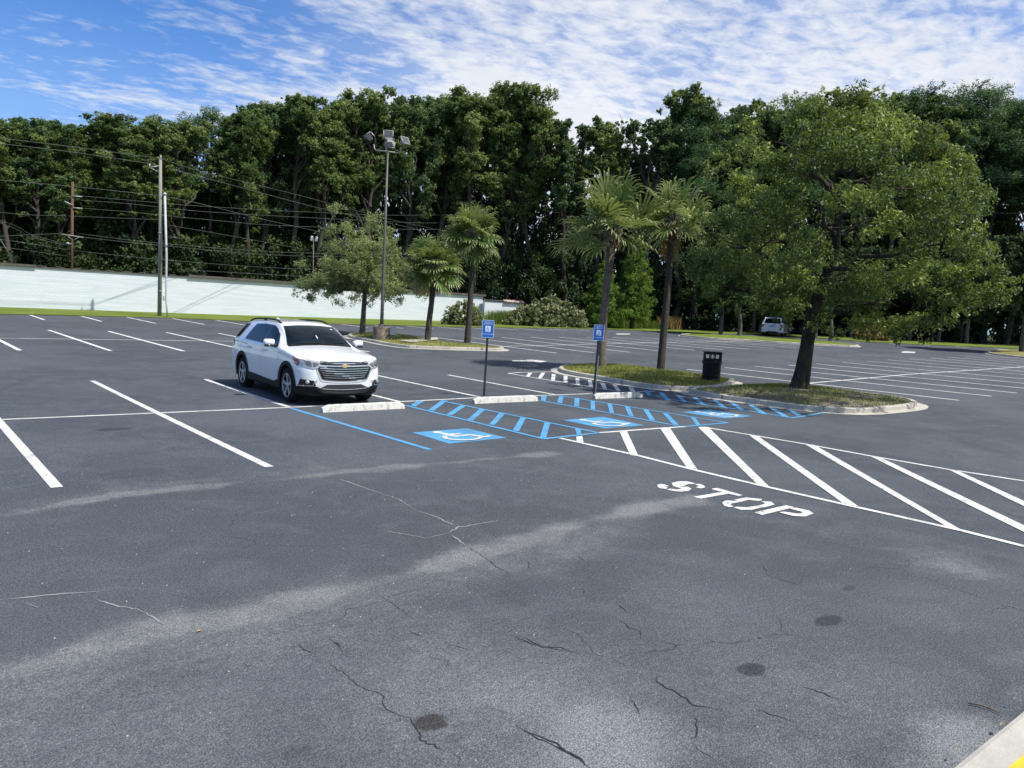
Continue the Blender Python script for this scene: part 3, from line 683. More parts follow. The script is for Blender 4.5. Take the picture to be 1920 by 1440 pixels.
    for let, ps in L4.items():
        for poly in ps:
            v, f_ = cells(ccw(poly), .5); oo = len(V); k += 1
            V += [(a, b, zt(a, b)+.0045+.0003*k) for a, b in v]; F += [[i+oo for i in q] for q in f_]
    ob = mesh_obj('stop_lettering', V, F, 'white_paint'); tag(ob, 'the word STOP in white stencilled letters on the asphalt', kind='structure')
    # ---- arrows
    drape('painted_arrow', [[(21.989,25.97),(22.877,25.887),(23.06,25.567),(22.721,25.343),(21.58,25.458)],[(22.999,26.294),(23.432,25.983),(23.535,25.365),(22.576,24.848),(22.748,25.451),(23.078,25.64)]], 'white_paint', .005, .8, label='white arrow painted on the aisle beyond the second sign')
    drape('painted_arrow', [[(59.526,25.365),(61.222,25.776),(61.404,25.064),(59.782,24.47),(58.453,24.788)]], 'white_paint', .005, .8, label='white arrow painted on the far aisle right of the oak trunk')
    drape('painted_arrow', [[(48.773,44.34),(49.997,45.15),(51.326,44.921),(50.48,44.116),(48.676,43.83)]], 'white_paint', .005, .8, label='white arrow painted on the far aisle behind the palms')
    # ---- cracks
    f = 3.2
    dark = [[(2.247,4.381),(2.248,4.268),(2.251,4.149),(2.249,4.038),(2.249,3.931),(2.268,3.868),(2.297,3.8),(2.309,3.763),(2.274,3.697),(2.245,3.599),(2.271,3.515),(2.295,3.448),(2.277,3.345),(2.233,3.236),(2.235,3.191),(2.248,3.171),(2.255,3.143),(2.273,3.108),(2.27,3.061)],[(2.3,3.04),(2.298,2.965),(2.259,2.904)],[(2.746,3.043),(2.747,2.959),(2.772,2.877),(2.793,2.82),(2.793,2.742),(2.808,2.669),(2.806,2.606),(2.797,2.554),(2.789,2.493)],[(2.269,3.516),(2.243,3.452)],[(2.202,4.656),(2.187,4.56),(2.231,4.456)],[(3.537,3.935),(3.543,3.799),(3.547,3.717),(3.649,3.64),(3.687,3.484)],[(2.939,4.463),(2.935,4.348),(2.967,4.271)],[(3.044,4.098),(3.073,4.023),(3.096,3.94)],[(2.901,3.921),(2.828,3.842)],[(2.416,4.657),(2.408,4.52),(2.377,4.344)],[(2.639,3.365),(2.713,3.302),(2.775,3.225),(2.799,3.12)]]
    dark += [[(4.609,4.009),(4.529,3.781)],[(4.378,3.756),(4.313,3.592),(4.325,3.499),(4.228,3.399)],[(4.331,3.342),(4.358,3.208),(4.353,3.134)],[(3.906,3.006),(3.812,2.918),(3.807,2.756),(3.768,2.607),(3.877,2.457)],[(3.678,2.54),(3.576,2.435),(3.477,2.372),(3.445,2.387)],[(3.445,2.387),(3.401,2.298),(3.388,2.187),(3.375,2.095)],[(4.041,2.381),(4.078,2.244),(4.115,2.129)],[(4.959,2.53),(4.972,2.401),(4.98,2.256)],[(4.539,2.389),(4.58,2.248),(4.605,2.07)],[(3.504,3.984),(3.512,3.82),(3.547,3.72),(3.691,3.5)],[(3.83,3.334),(3.817,3.179)],[(4.601,4.38),(4.503,4.227)],[(6.538,3.868),(6.304,3.667),(6.344,3.322)],[(2.746,3.048),(2.76,2.874),(2.784,2.733),(2.796,2.605),(2.791,2.523)],[(3.532,2.905),(3.383,2.673)],[(5.2,5.046),(5.085,4.757)],[(4.695,5.17),(4.536,4.966)]]
    dark += [[(3.096,5.187),(3.091,4.895),(3.079,4.687)],[(4.469,5.819),(4.406,5.525),(4.32,5.141),(4.3,4.95)],[(2.459,5.177),(2.451,5.093)],[(0.858,5.292),(0.978,5.31),(1.063,5.208)],[(2.406,4.603),(2.422,4.443)]]
    crack_geo('asphalt_crack', dark, 'crack', .0078, 5, 'dark jagged cracks in the near asphalt')
    lite = [[(0.737,6.523),(0.863,6.473),(1.056,6.446),(1.279,6.356),(1.417,6.315)],[(4.724,8.952),(4.768,8.266),(4.835,7.629),(4.738,7.135),(4.791,6.789),(4.756,6.393)],[(4.01,6.656),(4.145,6.417),(4.265,6.211),(4.544,6.238),(4.763,6.355),(5.04,6.346),(5.368,6.339)],[(1.282,6.194),(1.405,5.944),(1.51,5.788),(1.574,5.437)],[(4.54,6.187),(4.444,5.785)],[(0.882,6.369),(0.938,6.185)]]
    crack_geo('asphalt_crack', lite, 'crack_light', .016, 9, 'thin pale dusty cracks in the asphalt')

# ================================================================== kerbed islands
def island(name, poly, label, mat='grass_island', h=.14, apron=.32, tuft=0, seed=1):
    poly = densify(smooth_poly(ccw(poly), 1), .9)
    inner = offset_poly(poly, .16); out = offset_poly(poly, -apron)
    n = len(poly); V = []; F = []
    in2 = offset_poly(poly, .02); rng = random.Random(seed)
    for ring, dz in ((poly, -.05), (poly, h-.02), (in2, h), (inner, h+.002), (inner, h-.06)):
        V += [(p[0], p[1], zt(*p)+dz) for p in ring]
    for r_ in range(4):
        F += [(r_*n+i, r_*n+(i+1) % n, (r_+1)*n+(i+1) % n, (r_+1)*n+i) for i in range(n)]
    o = mesh_obj('kerb', V, F, 'kerb'); tag(o, 'concrete kerb around '+label, kind='structure')
    V = [(p[0], p[1], zt(*p)+.009) for p in out]+[(p[0], p[1], zt(*p)+.012) for p in poly]
    F = [(i, (i+1) % n, n+(i+1) % n, n+i) for i in range(n)]
    o = mesh_obj('gutter', V, F, 'concrete'); tag(o, 'flat concrete gutter around '+label, kind='structure')
    inn = offset_poly(poly, .155)
    v, f = cells(ccw(inn), .5)
    cx = sum(p[0] for p in inn)/len(inn); cy = sum(p[1] for p in inn)/len(inn)
    Z = []
    P = np.array(inn+[inn[0]]);
    for a, b in v:
        d = float(poly_dist(np.array([a]), np.array([b]), [tuple(q) for q in P])[0])
        Z.append(zt(a, b)+h-.035+min(.10, d*.07)+rng.uniform(-.012, .012))
    o = mesh_obj('island_ground', [(p[0], p[1], z) for p, z in zip(v, Z)], f, mat, smooth=True); tag(o, 'ground inside '+label, kind='structure')
    if tuft:
        blades(name, inn, v, f, Z, tuft, seed, label)
OAK = (23.091,12.849)
def in_poly(x, y, poly):
    c = False; j = len(poly)-1
    for i in range(len(poly)):
        a, b = poly[i], poly[j]
        if (a[1] > y) != (b[1] > y) and x < (b[0]-a[0])*(y-a[1])/(b[1]-a[1])+a[0]: c = not c
        j = i
    return c
def blades(name, poly, v, f, Z, n, seed, label):
    rng = np.random.default_rng(seed); xs = [p[0] for p in poly]; ys = [p[1] for p in poly]; Q = []; T = []
    pz = {(p[0], p[1]): z for p, z in zip(v, Z)}
    VV = np.array([(p[0], p[1], z) for p, z in zip(v, Z)])
    while len(Q) < n:
        x, y = rng.uniform(min(xs), max(xs)), rng.uniform(min(ys), max(ys))
        if not in_poly(x, y, poly): continue
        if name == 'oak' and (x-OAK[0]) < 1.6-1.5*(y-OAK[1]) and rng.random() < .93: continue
        k = np.argmin((VV[:, 0]-x)**2+(VV[:, 1]-y)**2); z = VV[k, 2]-.02
        if math.sin(x*1.7+1.3*y)+math.sin(y*3.1-x) < -.9 and rng.random() < .8: continue
        a = rng.uniform(0, 2*PI); hh = rng.uniform(.04, .10); w = rng.uniform(.010, .022); lx, ly = rng.normal(0, .03, 2)
        Q.append([(x-math.cos(a)*w, y-math.sin(a)*w, z), (x+math.cos(a)*w, y+math.sin(a)*w, z), (x+lx+.003, y+ly, z+hh+.02), (x+lx, y+ly, z+hh+.02)])
        T.append(np.clip(rng.normal(.5, .28), 0, 1))
    me = quad_mesh('grass', np.array(Q), 'blade', np.array(T))
    o = link(bpy.data.objects.new('grass', me)); tag(o, 'short patchy grass growing in '+label, 'grass', kind='stuff')
ISL = {
 'pole': [(21.557,40.402),(21.039,38.681),(20.988,37.507),(20.786,36.001),(20.514,34.236),(20.638,32.606),(21.498,31.999),(22.663,31.537),(23.988,31.107),(25.226,30.776),(26.205,31.619),(25.893,33.354),(25.237,34.434),(24.904,35.915),(25.781,37.406),(25.725,38.558),(25.93,40.527),(25.682,41.873),(24.617,42.671),(23.185,42.444)],
 'palm': [(20.974,21.955),(20.103,20.86),(19.797,19.756),(19.767,18.844),(19.522,17.68),(19.3,16.515),(19.462,15.479),(20.3,14.949),(21.791,14.983),(23.683,15.766),(24.864,16.517),(25.096,17.411),(25.129,18.201),(25.129,19.884),(25.244,21.667),(24.859,22.447),(23.553,22.901),(22.341,22.853)],
 'oak': [(19.418,14.551),(19.238,13.258),(19.244,12.138),(19.332,10.956),(19.721,10.11),(20.442,9.575),(22.616,9.463),(23.668,9.531),(24.626,9.848),(25.22,10.415),(25.427,11.175),(25.445,11.975),(25.443,12.899),(25.295,13.755),(24.915,14.493),(24.216,14.925),(22.257,14.928),(20.65,15.0)],
 'far': [(55.02,42.537),(54.208,40.326),(54.282,38.218),(55.527,36.996),(56.663,35.217),(57.116,33.795),(59.142,31.45),(60.993,29.504),(63.117,30.227),(64.896,32.587),(65.291,35.253),(65.168,37.789),(63.471,39.481),(61.761,41.181),(59.563,42.545),(57.912,43.695)],
 'right': [(69.864,23.169),(66.43,21.498),(65.027,19.625),(63.649,17.221),(62.475,14.17),(67.732,14.451),(74.297,18.675),(77.995,22.364),(76.655,24.01)]}
def build_islands():
    island('pole', ISL['pole'], 'the island of the light pole and two short palms', tuft=5000, seed=2)
    island('palm', ISL['palm'], 'the island of the two tall palms', tuft=15000, seed=3)
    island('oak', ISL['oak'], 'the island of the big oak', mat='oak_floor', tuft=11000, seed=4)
    island('far', ISL['far'], 'the long far island in front of the second white vehicle', mat='grass_verge', seed=5, apron=.2)
    island('right', ISL['right'], 'the island at the right edge', seed=6, apron=.2)
    # concrete ramp strip across the pole island
    P = [(21.529,34.647),(21.657,33.463),(24.904,35.915),(25.781,37.406),(24.297,36.461)]
    V, F = cells(ccw(P), .5)
    o = mesh_obj('concrete_pad', [(a, b, zt(a, b)+.235) for a, b in V], F, 'concrete'); tag(o, 'pale concrete strip crossing the pole island', kind='structure')

# ================================================================== wall
def build_wall():
    a = (7.774,66.6,3.66); b = (51.812,66.6,3.661)
    x0, x1 = -30.0, b[0]; sl = (b[2]-a[2])/(b[0]-a[0])
    root = empty('boundary_wall', (x0, 66.6, zt(x0, 66.6)), 0, 'long pale blue painted block wall with brown coping, behind the grass', 'wall')
    V = []; F = []; n = 40
    for i in range(n+1):
        x = x0+(x1-x0)*i/n; zt_ = a[2]+sl*(x-a[0]); zb = zt(x, 66.6)-.3
        for (dy, z) in ((0, zb), (0, zt_), (.3, zt_), (.3, zb)): V.append((x-x0, dy, z-zt(x0, 66.6)))
    for i in range(n):
        for k in range(3): F.append((i*4+k, (i+1)*4+k, (i+1)*4+k+1, i*4+k+1))
    F += [(0, 1, 2, 3), tuple(n*4+k for k in (3, 2, 1, 0))]
    mesh_obj('wall_panel', V, F, 'wall_paint', root)
    segs = [(x0, 10.0, .17, .18), (10.0, 20.8, .06, .10), (20.8, 28.2, .20, .20), (28.2, 39.6, .19, .21), (39.6, x1+.25, .18, .21)]
    for s0, s1, hh, ov in segs:
        mb = MB(); V = []
        for x in (s0+.01, s1-.01):
            z = a[2]+sl*(x-a[0])-zt(x0, 66.6)
            for y, q in ((-ov, .0), (-ov, hh), (.3+ov, hh), (.3+ov, .0)): V.append((x-x0, y, z+q+.002))
        mb.add(V, [(0, 1, 5, 4), (1, 2, 6, 5), (2, 3, 7, 6), (3, 0, 4, 7), (0, 3, 2, 1), (4, 5, 6, 7)]); mb.build('coping', 'coping', root)
    rng = random.Random(2)
    mb = MB()
    for k in range(9):
        x = 10.4+k*1.15; z = a[2]+sl*(x-a[0])-zt(x0, 66.6)
        mb.box((x-x0, .12, z+.12), (.5, .35, .05), Matrix.Rotation(R(rng.uniform(-10, 10)), 3, 'Y'))
    mb.build('broken_coping', 'coping', root)
    # small white lamp on top of the wall
    p = (24.876,66.7,3.776)
    r = empty('wall_lamp', (p[0], p[1], p[2]-.25), 0, 'small white twin floodlight on top of the wall', 'lamp')
    mb = MB(); mb.tube([(0, 0, 0), (0, 0, .2)], .025); mb.build('stem', 'galv', r)
    mb = MB(); mb.box((-.12, -.05, .26), (.18, .12, .10), bev=.03); mb.box((.12, -.05, .26), (.18, .12, .10), bev=.03); mb.build('lamp_head', 'plastic_white', r)
    # lower wall continuing right
    c0 = (51.516,66.0,3.228); c1 = (54.166,66.0,3.179); c2 = (57.156,66.0,3.257)
    r = empty('low_wall', (c0[0], 66.0, zt(c0[0], 66)), 0, 'lower white plastered wall at the right end of the long wall, partly topped with red tiles', 'wall')
    zb = zt(c0[0], 66)
    def panel(nm, p, q, mt, th=.25, dz=0.):
        V = []
        for x, ztp in ((p[0]+.02, p[2]), (q[0]-.0, q[2])):
            for y, z in ((0, -.3), (0, ztp-zb), (th, ztp-zb), (th, -.3)): V.append((x-c0[0], y, z))
        return mesh_obj(nm, V, [(0, 1, 5, 4), (1, 2, 6, 5), (2, 3, 7, 6), (3, 0, 4, 7), (0, 3, 2, 1), (4, 5, 6, 7)], mt, r)
    panel('wall_panel', c0, c1, 'wall_paint'); panel('wall_panel', c1, c2, 'wall_paint')
    mb = MB(); L_ = c1[0]-c0[0]; mb.box((L_/2, .1, c0[2]-zb+.06), (L_, .45, .10)); mb.build('coping', 'coping', r)
    L2 = c2[0]-c1[0]
    mb = MB()
    for k in range(18):
        x = L_+L2*(k+.5)/18
        mb.tube([(x, -.30, c1[2]-zb-.02), (x, .1, c1[2]-zb+.22)], .075, 8)
    mb.build('tile_row', 'roof_tile', r)
    mb = MB(); mb.box((L_+L2/2, -.02, c1[2]-zb+.10), (L2, .12, .14)); mb.build('fascia', 'plastic_white', r)
    # downpipe at the joint
    g = (c0[0]-.1, 65.85)
    mb = MB(); mb.tube([(0, 0, -.2), (0, 0, 2.6)], .045, 8); o = mb.build('downpipe', 'post_black', loc=(g[0], g[1], zt(*g))); tag(o, 'thin black downpipe where the long wall meets the low wall', 'pipe')

# ================================================================== poles, wires
def build_poles():
    # grey wooden utility pole
    g = (16.892,60.42); hT = 11.39
    r = empty('utility_pole', (*g, zt(*g)), 0, 'tall grey wooden utility pole standing in the grass before the white wall', 'pole')
    mb = MB(); mb.tube([(0, 0, -.2), (.02, 0, hT*.5), (-.02, 0, hT)], [.15, .13, .105], 14); mb.build('shaft', 'pole_wood', r)
    mb = MB(); mb.tube([(-.75, 0, hT-.75), (-.1, 0, hT-.55)], .035, 8); mb.tube([(-.1, 0, hT-1.0), (-.75, 0, hT-.75)], .025, 8); mb.build('bracket', 'galv', r)
    for x, z in ((.0, hT+.02), (-.75, hT-.68)):
        mb = MB(); mb.lathe([(.0, 0), (.06, .02), (.045, .06), (.07, .09), (.045, .13), (.06, .16), (0, .2)], 12, c=(x, 0, z)); mb.build('insulator', 'plastic_white', r)
    for z in (hT*.53, hT*.3, hT*.16):
        mb = MB(); mb.lathe([(.135, 0), (.155, .0), (.155, .06), (.135, .06)], 14, c=(.01, 0, z)); mb.build('band', 'galv', r)
    mb = MB(); mb.box((.30, -.05, 1.35), (.16, .14, .34), bev=.02); mb.build('meter_box', 'box_grey', r)
    # pale conduit mast
    g = (17.156,59.328); t = (17.132,60.2,9.329); g2 = (g[0], g[1]); zb = zt(*g)
    r = empty('conduit_mast', (*g, zb), 0, 'slender pale grey metal mast right beside the grey utility pole', 'pole')
    mb = MB(); top = (t[0]-g[0], t[1]-g[1], t[2]-zb)
    mid = (top[0]*.45, top[1]*.45, top[2]*.5)
    mb.tube([(0, 0, -.1), (top[0]*.1-.1, top[1]*.1, top[2]*.13), mid, top], [.055, .055, .085, .085], 10); mb.build('shaft', 'conduit', r)
    mb = MB(); mb.lathe([(.085, 0), (.13, .02), (.12, .12), (.05, .2), (0, .22)], 12, c=top); mb.build('cap', 'conduit', r)
    mb = MB(); mb.tube([(0+top[0]*.55, 0, top[2]*.66), (top[0]*.55+1.0, 0, top[2]*.66-.1)], .06, 8); mb.build('cable_arm', 'post_black', r)
    # brown pole behind the wall
    b = (12.993,70.5,3.884); t = (13.131,70.5,10.648); zb = zt(b[0], 70.5); hT = t[2]-zb
    r = empty('utility_pole', (b[0], 70.5, zb), 0, 'brown wooden utility pole with crossarms rising behind the left part of the wall', 'pole')
    mb = MB(); mb.tube([(0, 0, 0), (t[0]-b[0], 0, hT)], [.125, .10], 12); mb.build('shaft', 'pole_brown', r)
    tb = t[0]-b[0]
    def zz(py):
        return hT*(1-(py-341)/(502-341)*(hT-(b[2]-zb))/hT)
    def arm(py, x0, x1, dz=0, rad=.05, mt='galv'):
        mb = MB(); z = zz(py); mb.tube([(tb+x0, -.15, z), (tb+x1, -.15, z+dz)], rad, 8); mb.build('crossarm', mt, r)
    arm(367.5, 0, .65, .02); arm(389.5, 0, .65, .02); arm(379, -.62, 0, -.25); arm(441, -.85, .72, -.10, .06, 'pole_wood')
    mb = MB(); z = zz(441); mb.tube([(tb-.5, -.18, z-.02), (tb-.05, -.18, z-.35)], .025, 6); mb.tube([(tb+.45, -.18, z-.06), (tb+.05, -.18, z-.35)], .025, 6); mb.build('brace', 'galv', r)
    mb = MB(); z = zz(457); mb.lathe([(0, -.1), (.12, -.08), (.12, .08), (0, .1)], 12, c=(tb-.38, -.1, z)); mb.tube([(tb-.35, -.1, z), (tb, -.05, z)], .03, 6); mb.build('cable_clamp', 'galv', r)
    # small lamp masts behind wall
    for (pb, pt, Y, lab, tw) in (((50.178,69.0,3.968), (50.017,69.0,9.5), 69., 'slender pole with a pale lamp head between the two short palms, behind the wall', False),
                                 ((33.132,69.0,4.461), (33.03,69.0,8.017), 69., 'mast with two white lamp heads behind the small tree left of the light pole', True)):
        zb = zt(pb[0], Y); r = empty('lamp_mast', (pb[0], Y, zb), 0, lab, 'lamp')
        hh = pt[2]-zb; dx = pt[0]-pb[0]
        mb = MB(); mb.tube([(0, 0, 0), (dx, 0, hh)], [.06, .045], 8); mb.build('shaft', 'pole_metal', r)
        for s in ((-.26, .22) if tw else (-.1,)):
            mb = MB(); mb.box((dx+s, -.1, hh+.05), (.26, .22, .5), Matrix.Rotation(R(12), 3, 'Y'), bev=.08); mb.build('lamp_head', 'galv', r)
    # wires
    WN = [[(-2.871,60.3,11.383),(7.119,60.3,11.617),(11.679,60.3,11.779),(16.884,60.3,11.899)],[(16.884,60.3,11.899),(20.224,61.5,11.603),(29.376,64.5,11.299),(40.105,68.0,10.765),(49.387,71.0,10.553),(55.142,73.0,10.131),(74.652,78.0,10.723)],[(-2.901,60.6,10.842),(7.151,60.6,11.31),(11.736,60.6,11.47),(16.462,60.6,11.468)],[(16.462,60.6,11.468),(18.131,61.0,11.35),(31.135,65.0,10.547),(38.507,67.5,10.399),(45.065,70.0,10.282),(55.178,73.0,9.517),(74.704,78.0,10.071)],[(-2.947,60.2,8.445),(7.081,60.2,8.951),(11.655,60.2,9.135),(16.876,60.2,9.257)],[(16.876,60.2,9.257),(20.09,61.0,9.109),(25.037,63.0,8.795),(32.2,66.0,8.5)],[(13.572,70.5,9.625),(17.538,70.3,9.745),(23.973,70.0,9.999),(38.705,70.0,11.086),(48.39,70.0,12.17),(66.612,70.0,14.631),(91.887,70.0,18.103)],[(13.157,70.5,9.278),(17.54,70.3,9.441),(23.98,70.0,9.538),(38.726,70.0,10.51),(48.434,70.0,11.322),(66.679,70.0,13.797)],[(13.57,70.5,8.661),(17.542,70.3,8.787),(23.071,70.0,8.833),(31.425,70.0,9.139),(48.469,70.0,10.642),(66.726,70.0,13.219)],[(13.528,70.3,6.628),(19.568,70.0,6.43),(32.022,70.0,6.702),(53.719,70.0,8.341),(66.995,70.0,9.859),(85.403,70.0,11.615),(96.455,70.0,12.278)],[(12.294,70.3,6.419),(19.569,70.0,6.251),(32.03,70.0,6.402),(53.734,70.0,8.104),(67.026,70.0,9.469),(85.435,70.0,11.324),(96.494,70.0,11.968)],[(13.128,70.4,5.245),(20.877,70.0,5.057),(32.062,70.0,5.196),(53.837,70.0,6.376),(67.215,70.0,7.12),(96.827,70.0,9.323)],[(17.371,60.2,7.214),(22.448,63.0,7.149),(31.208,66.0,6.777)],[(20.884,70.0,4.33),(32.081,70.0,4.491)],[(-0.859,72.0,8.444),(8.386,71.5,7.769),(12.983,71.0,7.992),(19.721,70.6,8.44)],[(-0.862,65.0,4.206),(7.958,68.0,5.77),(10.188,69.5,6.173),(12.294,70.3,6.502)],[(-0.724,62.0,8.218),(7.97,68.0,6.925),(10.188,69.5,6.173),(12.68,70.4,5.709)],[(-0.721,62.0,8.375),(7.968,68.0,6.733),(10.187,69.5,5.971),(12.68,70.4,5.625)],[(-0.869,68.0,5.684),(8.19,70.0,5.634),(12.884,70.5,5.268)],[(-0.877,68.0,5.337),(8.185,70.0,5.077),(12.695,70.5,4.789)],[(55.309,72.0,7.596),(69.092,72.0,7.796),(88.088,72.0,9.63)],[(33.235,73.0,12.947),(48.2,73.0,14.767),(69.265,73.0,17.686)]]
    WN += [[(86.0,31.019,17.994),(86.0,24.986,17.315)],[(86.0,31.167,14.521),(86.0,24.646,13.914)],[(86.0,30.139,9.062),(86.0,24.124,8.702)]]
    for i, pts in enumerate(WN):
        P = []
        for k in range(len(pts)-1):
            a, b = Vector(pts[k]), Vector(pts[k+1])
            p0 = Vector(pts[k-1]) if k else a*2-b; p3 = Vector(pts[k+2]) if k+2 < len(pts) else b*2-a
            for j in range(6):
                t = j/6; P.append(.5*((2*a)+(-p0+b)*t+(2*p0-5*a+4*b-p3)*t*t+(-p0+3*a-3*b+p3)*t**3))
        P.append(Vector(pts[-1]))
        mb = MB(); mb.tube(P, .012 if i not in (1, 3, 5) else .015, 5)
        o = mb.build('overhead_wire', 'wire')
        tag(o, 'thin overhead cable strung in front of the far trees', 'cable', 'overhead cables in front of the tree line')
    # guy wire at far left
    p, q = ((8.074,69.0,5.625),(8.998,69.0,3.893))
    mb = MB(); mb.tube([p, q], .03, 5); o = mb.build('guy_wire', 'wire'); tag(o, 'short slanting stay wire at the left edge above the wall', 'cable')

def build_light_pole():
    g = (21.627,36.634); r = empty('parking_lot_light', (*g, zt(*g)), 0, 'tall dark light pole with four floodlights on a round concrete base', 'street light')
    hb = 0.84; hp = 10.09
    mb = MB(); mb.lathe([(.45, -.1), (.45, hb-.04), (.42, hb), (0, hb)], 28); mb.build('base', 'drum', r)
    mb = MB(); mb.box((0, 0, hb+.015), (.36, .36, .03)); mb.tube([(0, 0, hb), (0, 0, hb+.5), (.0, 0, hp*.55), (0, 0, hp)], [.10, .095, .075, .05], 14); mb.build('shaft', 'pole_metal', r)
    mb = MB(); mb.lathe([(.16, hb), (.17, hb+.06), (.13, hb+.12)], 14); mb.build('collar', 'pole_metal', r)
    # viewing direction towards camera
    fw = Vector((-.55, -.84, 0)).normalized(); rt = Vector((-fw.y, fw.x, 0))   # rt points to the right as seen from the lot
    if rt.x < 0: rt = -rt
    def P(a, b, z): return tuple(rt*a+fw*b+Vector((0, 0, z)))
    mb = MB(); mb.tube([P(-.62, 0, hp+.05), P(.55, 0, hp)], .035, 8); mb.tube([P(0, -.45, hp+.02), P(0, .45, hp+.02)], .035, 8)
    mb.tube([P(-.62, 0, hp+.05), P(-.70, 0, hp+.12), P(-.74, 0, hp+.34)], .035, 8)
    mb.tube([P(.55, 0, hp), P(.66, 0, hp+.1), P(.68, 0, hp+.3)], .035, 8)
    mb.tube([P(-.1, -.45, hp+.02), P(-.12, -.5, hp+.4)], .035, 8); mb.build('bracket', 'lamp_metal', r)
    def head(c, yaw, tilt, roll, mat='lamp_metal'):
        m = (Matrix.Rotation(yaw, 4, 'Z') @ Matrix.Rotation(tilt, 4, 'X') @ Matrix.Rotation(roll, 4, 'Y'))
        def T(v): return tuple((m @ (Vector(v)*.74))+Vector(c))
        mb = MB()   # tapered housing, lens side at -y
        F = [(0, 1, 3, 2), (4, 6, 7, 5), (0, 4, 5, 1), (2, 3, 7, 6), (0, 2, 6, 4), (1, 5, 7, 3)]
        V = [T(v) for v in ((-.3, -.1, -.24), (-.3, -.1, .24), (-.16, .24, -.12), (-.16, .24, .12), (.3, -.1, -.24), (.3, -.1, .24), (.16, .24, -.12), (.16, .24, .12))]
        mb.add([V[0], V[1], V[2], V[3], V[4], V[5], V[6], V[7]], F); h = mb.build('floodlight', mat, r)
        mb = MB(); fr = [(-.33, -.28), (.33, -.28), (.33, .28), (-.33, .28)]
        for a, b in zip(fr, fr[1:]+fr[:1]): mb.tube([T((a[0], -.13, a[1])), T((b[0], -.13, b[1]))], .03, 6)
        mb.build('rim', mat, h)
        mb = MB(); mb.add([T((-.31, -.14, -.26)), T((.31, -.14, -.26)), T((.31, -.14, .26)), T((-.31, -.14, .26))], [(0, 1, 2, 3)]); mb.build('lens', 'lamp_lens', h)
        mb = MB(); mb.add([T((-.34, -.15, .29)), T((.34, -.15, .29)), T((.34, .12, .31)), T((-.34, .12, .31)), T((-.34, -.15, .32)), T((.34, -.15, .32)), T((.34, .12, .34)), T((-.34, .12, .34))], [(0, 1, 2, 3), (4, 7, 6, 5), (0, 4, 5, 1), (1, 5, 6, 2), (2, 6, 7, 3), (3, 7, 4, 0)]); mb.build('visor', 'galv', h)
    yf = math.atan2(fw.x, -fw.y)*-1
    yw = math.atan2(-fw.x, -fw.y)
    yw = -math.atan2(fw.x, -fw.y) if False else math.atan2(fw.x, -fw.y)
    # a head with yaw 0 looks to -y; rotate so that it looks along the wanted direction
    def look(d): return math.atan2(d.x, -d.y)
    head(P(-.02, -.38, hp+.95), look(fw), R(-12), 0)
    head(P(.85, -.05, hp+.62), look((fw+rt*.9)), R(-30), 0)
    head(P(.12, .52, hp+.36), look(-fw), R(35), 0)
    head(P(-1.0, 0, hp+.72), look((-rt-fw*.2)), R(-55), 0)
    # electric cabinet fixed on the drum's side
    e = empty('electrical_cabinet', (g[0]+rt.x*.62, g[1]+rt.y*.62, zt(*g)+.1), look(fw), 'pale grey electrical cabinet at the right side of the concrete pole base', 'cabinet')
    mb = MB(); mb.box((0, 0, .52), (.36, .22, .44), bev=.012); mb.build('cabinet_box', 'box_grey', e)
    mb = MB(); mb.box((0, -.118, .52), (.31, .012, .38)); mb.build('door', 'box_grey', e)
    mb = MB(); mb.tube([(-.1, 0, 0), (-.1, 0, .3)], .025, 8); mb.tube([(.1, 0, 0), (.1, 0, .3)], .025, 8); mb.build('conduit', 'galv', e)

